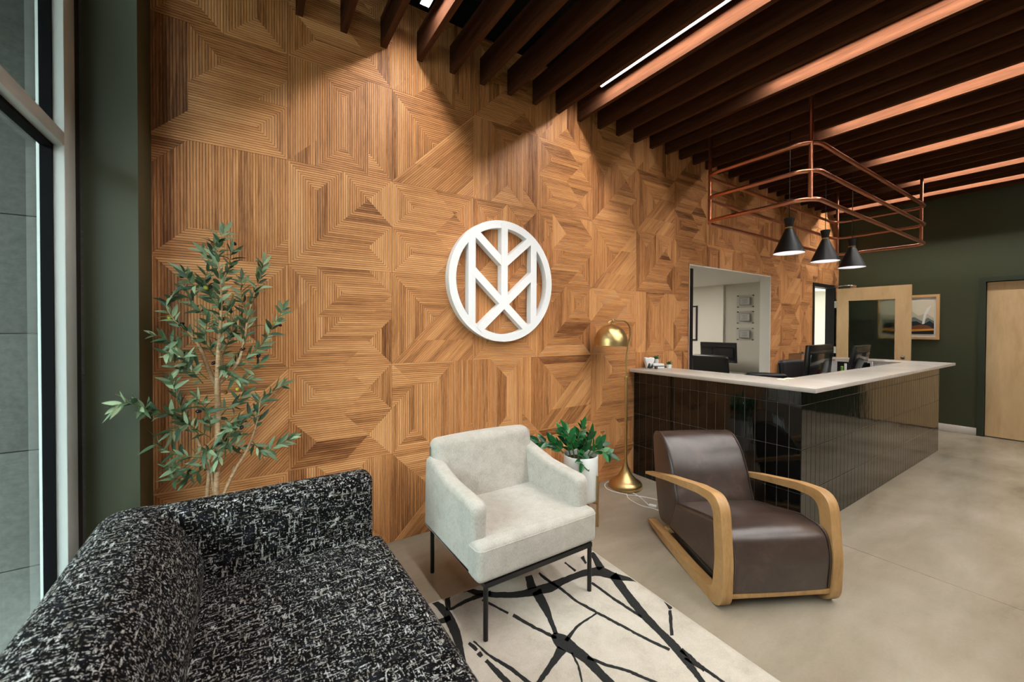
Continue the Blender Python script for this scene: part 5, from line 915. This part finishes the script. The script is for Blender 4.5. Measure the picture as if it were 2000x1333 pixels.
for k, (z, lab) in enumerate(((1.893, 'uppermost clear acrylic plaque on the grey office wall'), (1.632, 'middle clear acrylic plaque on the grey office wall'), (1.362, 'lowest clear acrylic plaque on the grey office wall'))):
    t = thing('wall_plaque', lab, 'plaque', (6.549, 0.706, z), group='acrylic plaques in the back office')
    box('acrylic_sheet', -0.026, -0.022, -0.135, 0.135, -0.105, 0.105, acryl_m, t)
    pb = box('plaque_plate', -0.036, -0.027, -0.085, 0.085, -0.062, 0.062, mat('pewter_plate', srgb(128,124,118), 0.4), t, bev=0.002)
    box('inscription_field', -0.0375, -0.036, -0.072, 0.072, -0.05, 0.05, mat('plate_face', srgb(164,160,154), 0.5), pb)
    for r in range(4): box('inscription_line', -0.0382, -0.0374, -0.05+0.008*(r % 2), 0.05-0.01*(r % 3), 0.03-r*0.02, 0.036-r*0.02, mat('plate_ink', srgb(96,92,88), 0.6), pb)
    for sy in (-0.12, 0.12):
        for sz in (-0.09, 0.09): tube('standoff', [(0,sy,sz),(-0.03,sy,sz)], 0.008, mat('dark_steel', srgb(70,62,52), 0.3, 1.0), t, 10)
t = thing('framed_print', 'black framed print with dark figure hanging in the back office', 'picture', (6.498, 1.80, 1.545))
fr = bmesh.new()
for (a, b, c, d) in ((-0.29,0.29,-0.31,-0.285),(-0.29,0.29,0.285,0.31),(-0.29,-0.265,-0.285,0.285),(0.265,0.29,-0.285,0.285)): box_bm(-0.02, 0.0, a, b, c, d, fr)
fin('frame', fr, blackframe_m, t)
box('print_sheet', -0.008, -0.001, -0.268, 0.268, -0.288, 0.288, mat('print_paper', srgb(222,214,202), 0.8), t)
flat('print_figure', [(-0.18,-0.19),(-0.06,-0.19),(-0.06,0.02),(-0.13,-0.03),(-0.19,-0.11)], -0.0095, (26,24,24), t)
flat('print_sun', [(-0.20,0.17),(-0.06,0.17),(-0.06,0.26),(-0.18,0.27)], -0.0095, (200,176,146), t)
flat('print_hand', [(-0.14,0.0),(-0.08,0.0),(-0.10,0.07),(-0.15,0.04)], -0.0095, (196,150,120), t)
# desk clutter
def tooth(name, lab, loc, rz, s=1.0):
    t = thing(name, lab, 'ornament', loc, rz)
    pf = smooth_closed([(-0.016*s,0.001),(-0.030*s,0.045*s),(-0.044*s,0.085*s),(-0.043*s,0.105*s),(-0.028*s,0.113*s),(0,0.105*s),(0.028*s,0.113*s),(0.043*s,0.105*s),(0.044*s,0.085*s),(0.030*s,0.045*s),(0.016*s,0.001),(0.007*s,0.035*s),(0,0.046*s),(-0.007*s,0.035*s)], 3)
    loft('tooth_body', pf, -0.024*s, 0.024*s, 'y', white_obj, t, 0.010*s, 4, 2); return t
tooth('tooth_ornament', 'white molar tooth ornament on the countertop by the wood wall', (3.12, -0.10, 1.05), -0.5)
tooth('tooth_ornament', 'smaller white tooth ornament tucked behind the larger one', (3.20, -0.055, 1.05), -0.4, 0.92)
t = thing('mini_book_stack', 'small stack of white blocks with brown foot on the countertop', 'ornament', (3.24, -0.12, 1.05), -0.55)
box('lower_block', -0.055, 0.055, -0.03, 0.03, 0.0, 0.018, white_obj, t, bev=0.002); box('dark_spacer', -0.045, 0.05, -0.026, 0.026, 0.018, 0.026, mat('dark_green_card', srgb(40,60,44), 0.6), t)
box('upper_block', -0.058, 0.052, -0.03, 0.03, 0.026, 0.046, white_obj, t, bev=0.002)
t = thing('wooden_cube', 'tiny dark brown cube in front of the white blocks', 'ornament', (3.165, -0.155, 1.05), -0.3)
box('cube_body', -0.012, 0.012, -0.012, 0.012, 0, 0.024, mat('dark_brown_wood', srgb(70,40,24), 0.5), t, bev=0.002); box('cube_inlay', -0.007, 0.007, -0.0128, -0.0118, 0.005, 0.019, mat('brown_inlay', srgb(110,70,40), 0.5), t)
sm = leaf_mesh('leaf', 0.034, 0.018, 0.2, 0.3, 4); sm.materials.append(leafmat('succulent_leaf', srgb(60,110,64), srgb(120,158,110), 0.45))
for loc, lab, s, cup in (((3.29, -0.06, 1.05), 'small green succulent in white cup behind the tooth ornaments', 1.5, 0.085), ((3.35, -0.17, 1.05), 'small round green succulent at the right end of the white blocks', 1.35, 0.035)):
    t = thing('succulent', lab, 'plant', loc)
    lathe('cup', [(0,0),(0.022,0),(0.026,cup),(0.023,cup),(0,cup-0.006)], white_obj, t, 24)
    for k in range(16):
        q = k*2.399; e = 0.2+1.1*(k/16)
        dr = Vector((math.cos(q)*math.cos(e), math.sin(q)*math.cos(e), math.sin(e)))
        o = link('leaf', sm, None, t); o.matrix_local = Matrix.Translation((0,0,cup)) @ basis(dr, Vector((0,0,1)) - dr*dr.z*0.9) @ Matrix.Scale(s, 4)
t = thing('tablet', 'dark tablet lying flat on the countertop against the wood wall', 'tablet', (3.29, -0.06, 1.05))
t.location = (3.40, -0.065, 1.05); box('tablet_body', -0.07, 0.0, -0.05, 0.05, 0.0, 0.008, mat('slate_blue_shell', srgb(44,52,62), 0.4), t, bev=0.002); box('tablet_screen', -0.064, -0.006, -0.044, 0.044, 0.0079, 0.0087, screen_m, t)
for k, (x, y, rz, lab) in enumerate(((3.30, -1.225, 0.12, 'cream card lying at the inner edge of the countertop, left one'), (3.41, -1.23, 0.05, 'cream card lying at the inner edge of the countertop, right one'))):
    t = thing('paper_card', lab, 'card', (x, y, 1.05), rz)
    box('card', -0.045, 0.045, -0.03, 0.03, 0, 0.006, mat('cream_card', srgb(228,220,196), 0.7), t, bev=0.001); box('card_slot', -0.04, 0.035, -0.0305, -0.024, 0.006, 0.0068, blackplastic, t)
t = thing('pen_cup', 'dark pen cup on the inner worktop between the monitors', 'cup', (4.93, -1.10, 0.75))
lathe('cup_body', [(0,0),(0.038,0),(0.038,0.24),(0.034,0.24),(0.034,0.01),(0,0.01)], mat('red_cup', srgb(150,30,36), 0.4), t, 28); lathe('cup_rim', [(0.034,0.238),(0.039,0.238),(0.039,0.246),(0.034,0.246)], mat('red_cup'), t, 28)
for (dx, dy, lean, col, lab) in ((-0.02,0.0,(-0.25,0.1),(120,190,70),'green highlighter standing in the pen cup'), (0.0,0.01,(0.0,0.1),(236,196,40),'yellow highlighter standing in the pen cup'), (0.018,-0.004,(0.22,0.0),(236,236,236),'white marker pen standing in the pen cup')):
    t = thing('marker_pen', lab, 'pen', (4.93+dx*0.6, -1.10+dy, 0.765)); L = 0.30 if col[0] != 236 or col[1] != 236 else 0.33
    tube('barrel', [(0,0,0),(lean[0]*0.06,lean[1]*0.05,L*0.72)], 0.009, mat('pen_%d%d' % (col[0], col[2]), srgb(*col), 0.35), t, 12)
    tube('pen_cap', [(lean[0]*0.06,lean[1]*0.05,L*0.72),(lean[0]*0.085,lean[1]*0.07,L)], 0.0105, mat('pen_%d%d' % (col[0], col[2])), t, 12)
t = thing('photo_frame', 'white framed black picture propped on the inner worktop', 'picture frame', (6.30, -0.65, 0.75)); t.location = (6.3, -0.86, 0.75)
fr = bmesh.new()
for (a, b, c, d) in ((-0.10,0.28,0.05,0.07),(-0.10,0.28,0.275,0.295),(-0.10,-0.08,0.07,0.275),(0.26,0.28,0.07,0.275)): box_bm(-0.02, 0.0, a, b, c, d, fr)
box_bm(-0.02, 0.06, -0.1, 0.28, 0.0, 0.05, fr)
fin('frame', fr, white_obj, t); box('picture_sheet', -0.008, -0.002, -0.08, 0.26, 0.07, 0.275, blackplastic, t)
t = thing('side_cabinet', 'white side cabinet against the wood wall behind the desk', 'cabinet', (6.28, -0.185, 0))
box('cabinet_body', -0.28, 0.28, -0.14, 0.165, 0.0, 0.955, white_obj, t, bev=0.003); box('cabinet_top', -0.29, 0.29, -0.155, 0.17, 0.955, 0.98, white_obj, t, bev=0.003)
for s in (-1, 1):
    d = box('cabinet_door', s*0.14-0.135, s*0.14+0.135, -0.153, -0.14, 0.03, 0.94, white_obj, t, bev=0.002); tube('handle', [(s*0.03,-0.152,0.5),(s*0.03,-0.168,0.5),(s*0.03,-0.168,0.62),(s*0.03,-0.152,0.62)], 0.004, chrome_m, d, 8)
t = thing('cardboard_box', 'open brown cardboard box on the cabinet by the wood wall', 'box', (6.24, -0.17, 0.98))
bx = mat('cardboard', srgb(158,116,80), 0.8); bm = bmesh.new()
for (a, b, c, d) in ((-0.10,0.10,-0.08,-0.075),(-0.10,0.10,0.075,0.08),(-0.10,-0.095,-0.075,0.075),(0.095,0.10,-0.075,0.075)): box_bm(a, b, c, d, 0, 0.125, bm)
box_bm(-0.095, 0.095, -0.075, 0.075, 0.0, 0.006, bm); fin('box_walls', bm, bx, t)
box('dark_contents', -0.085, 0.085, -0.065, 0.065, 0.006, 0.128, blackplastic, t, bev=0.02)
lathe('chrome_tin', [(0,0),(0.03,0),(0.03,0.02),(0,0.024)], chrome_m, t, 24, loc=(0.05,-0.02,0.127))
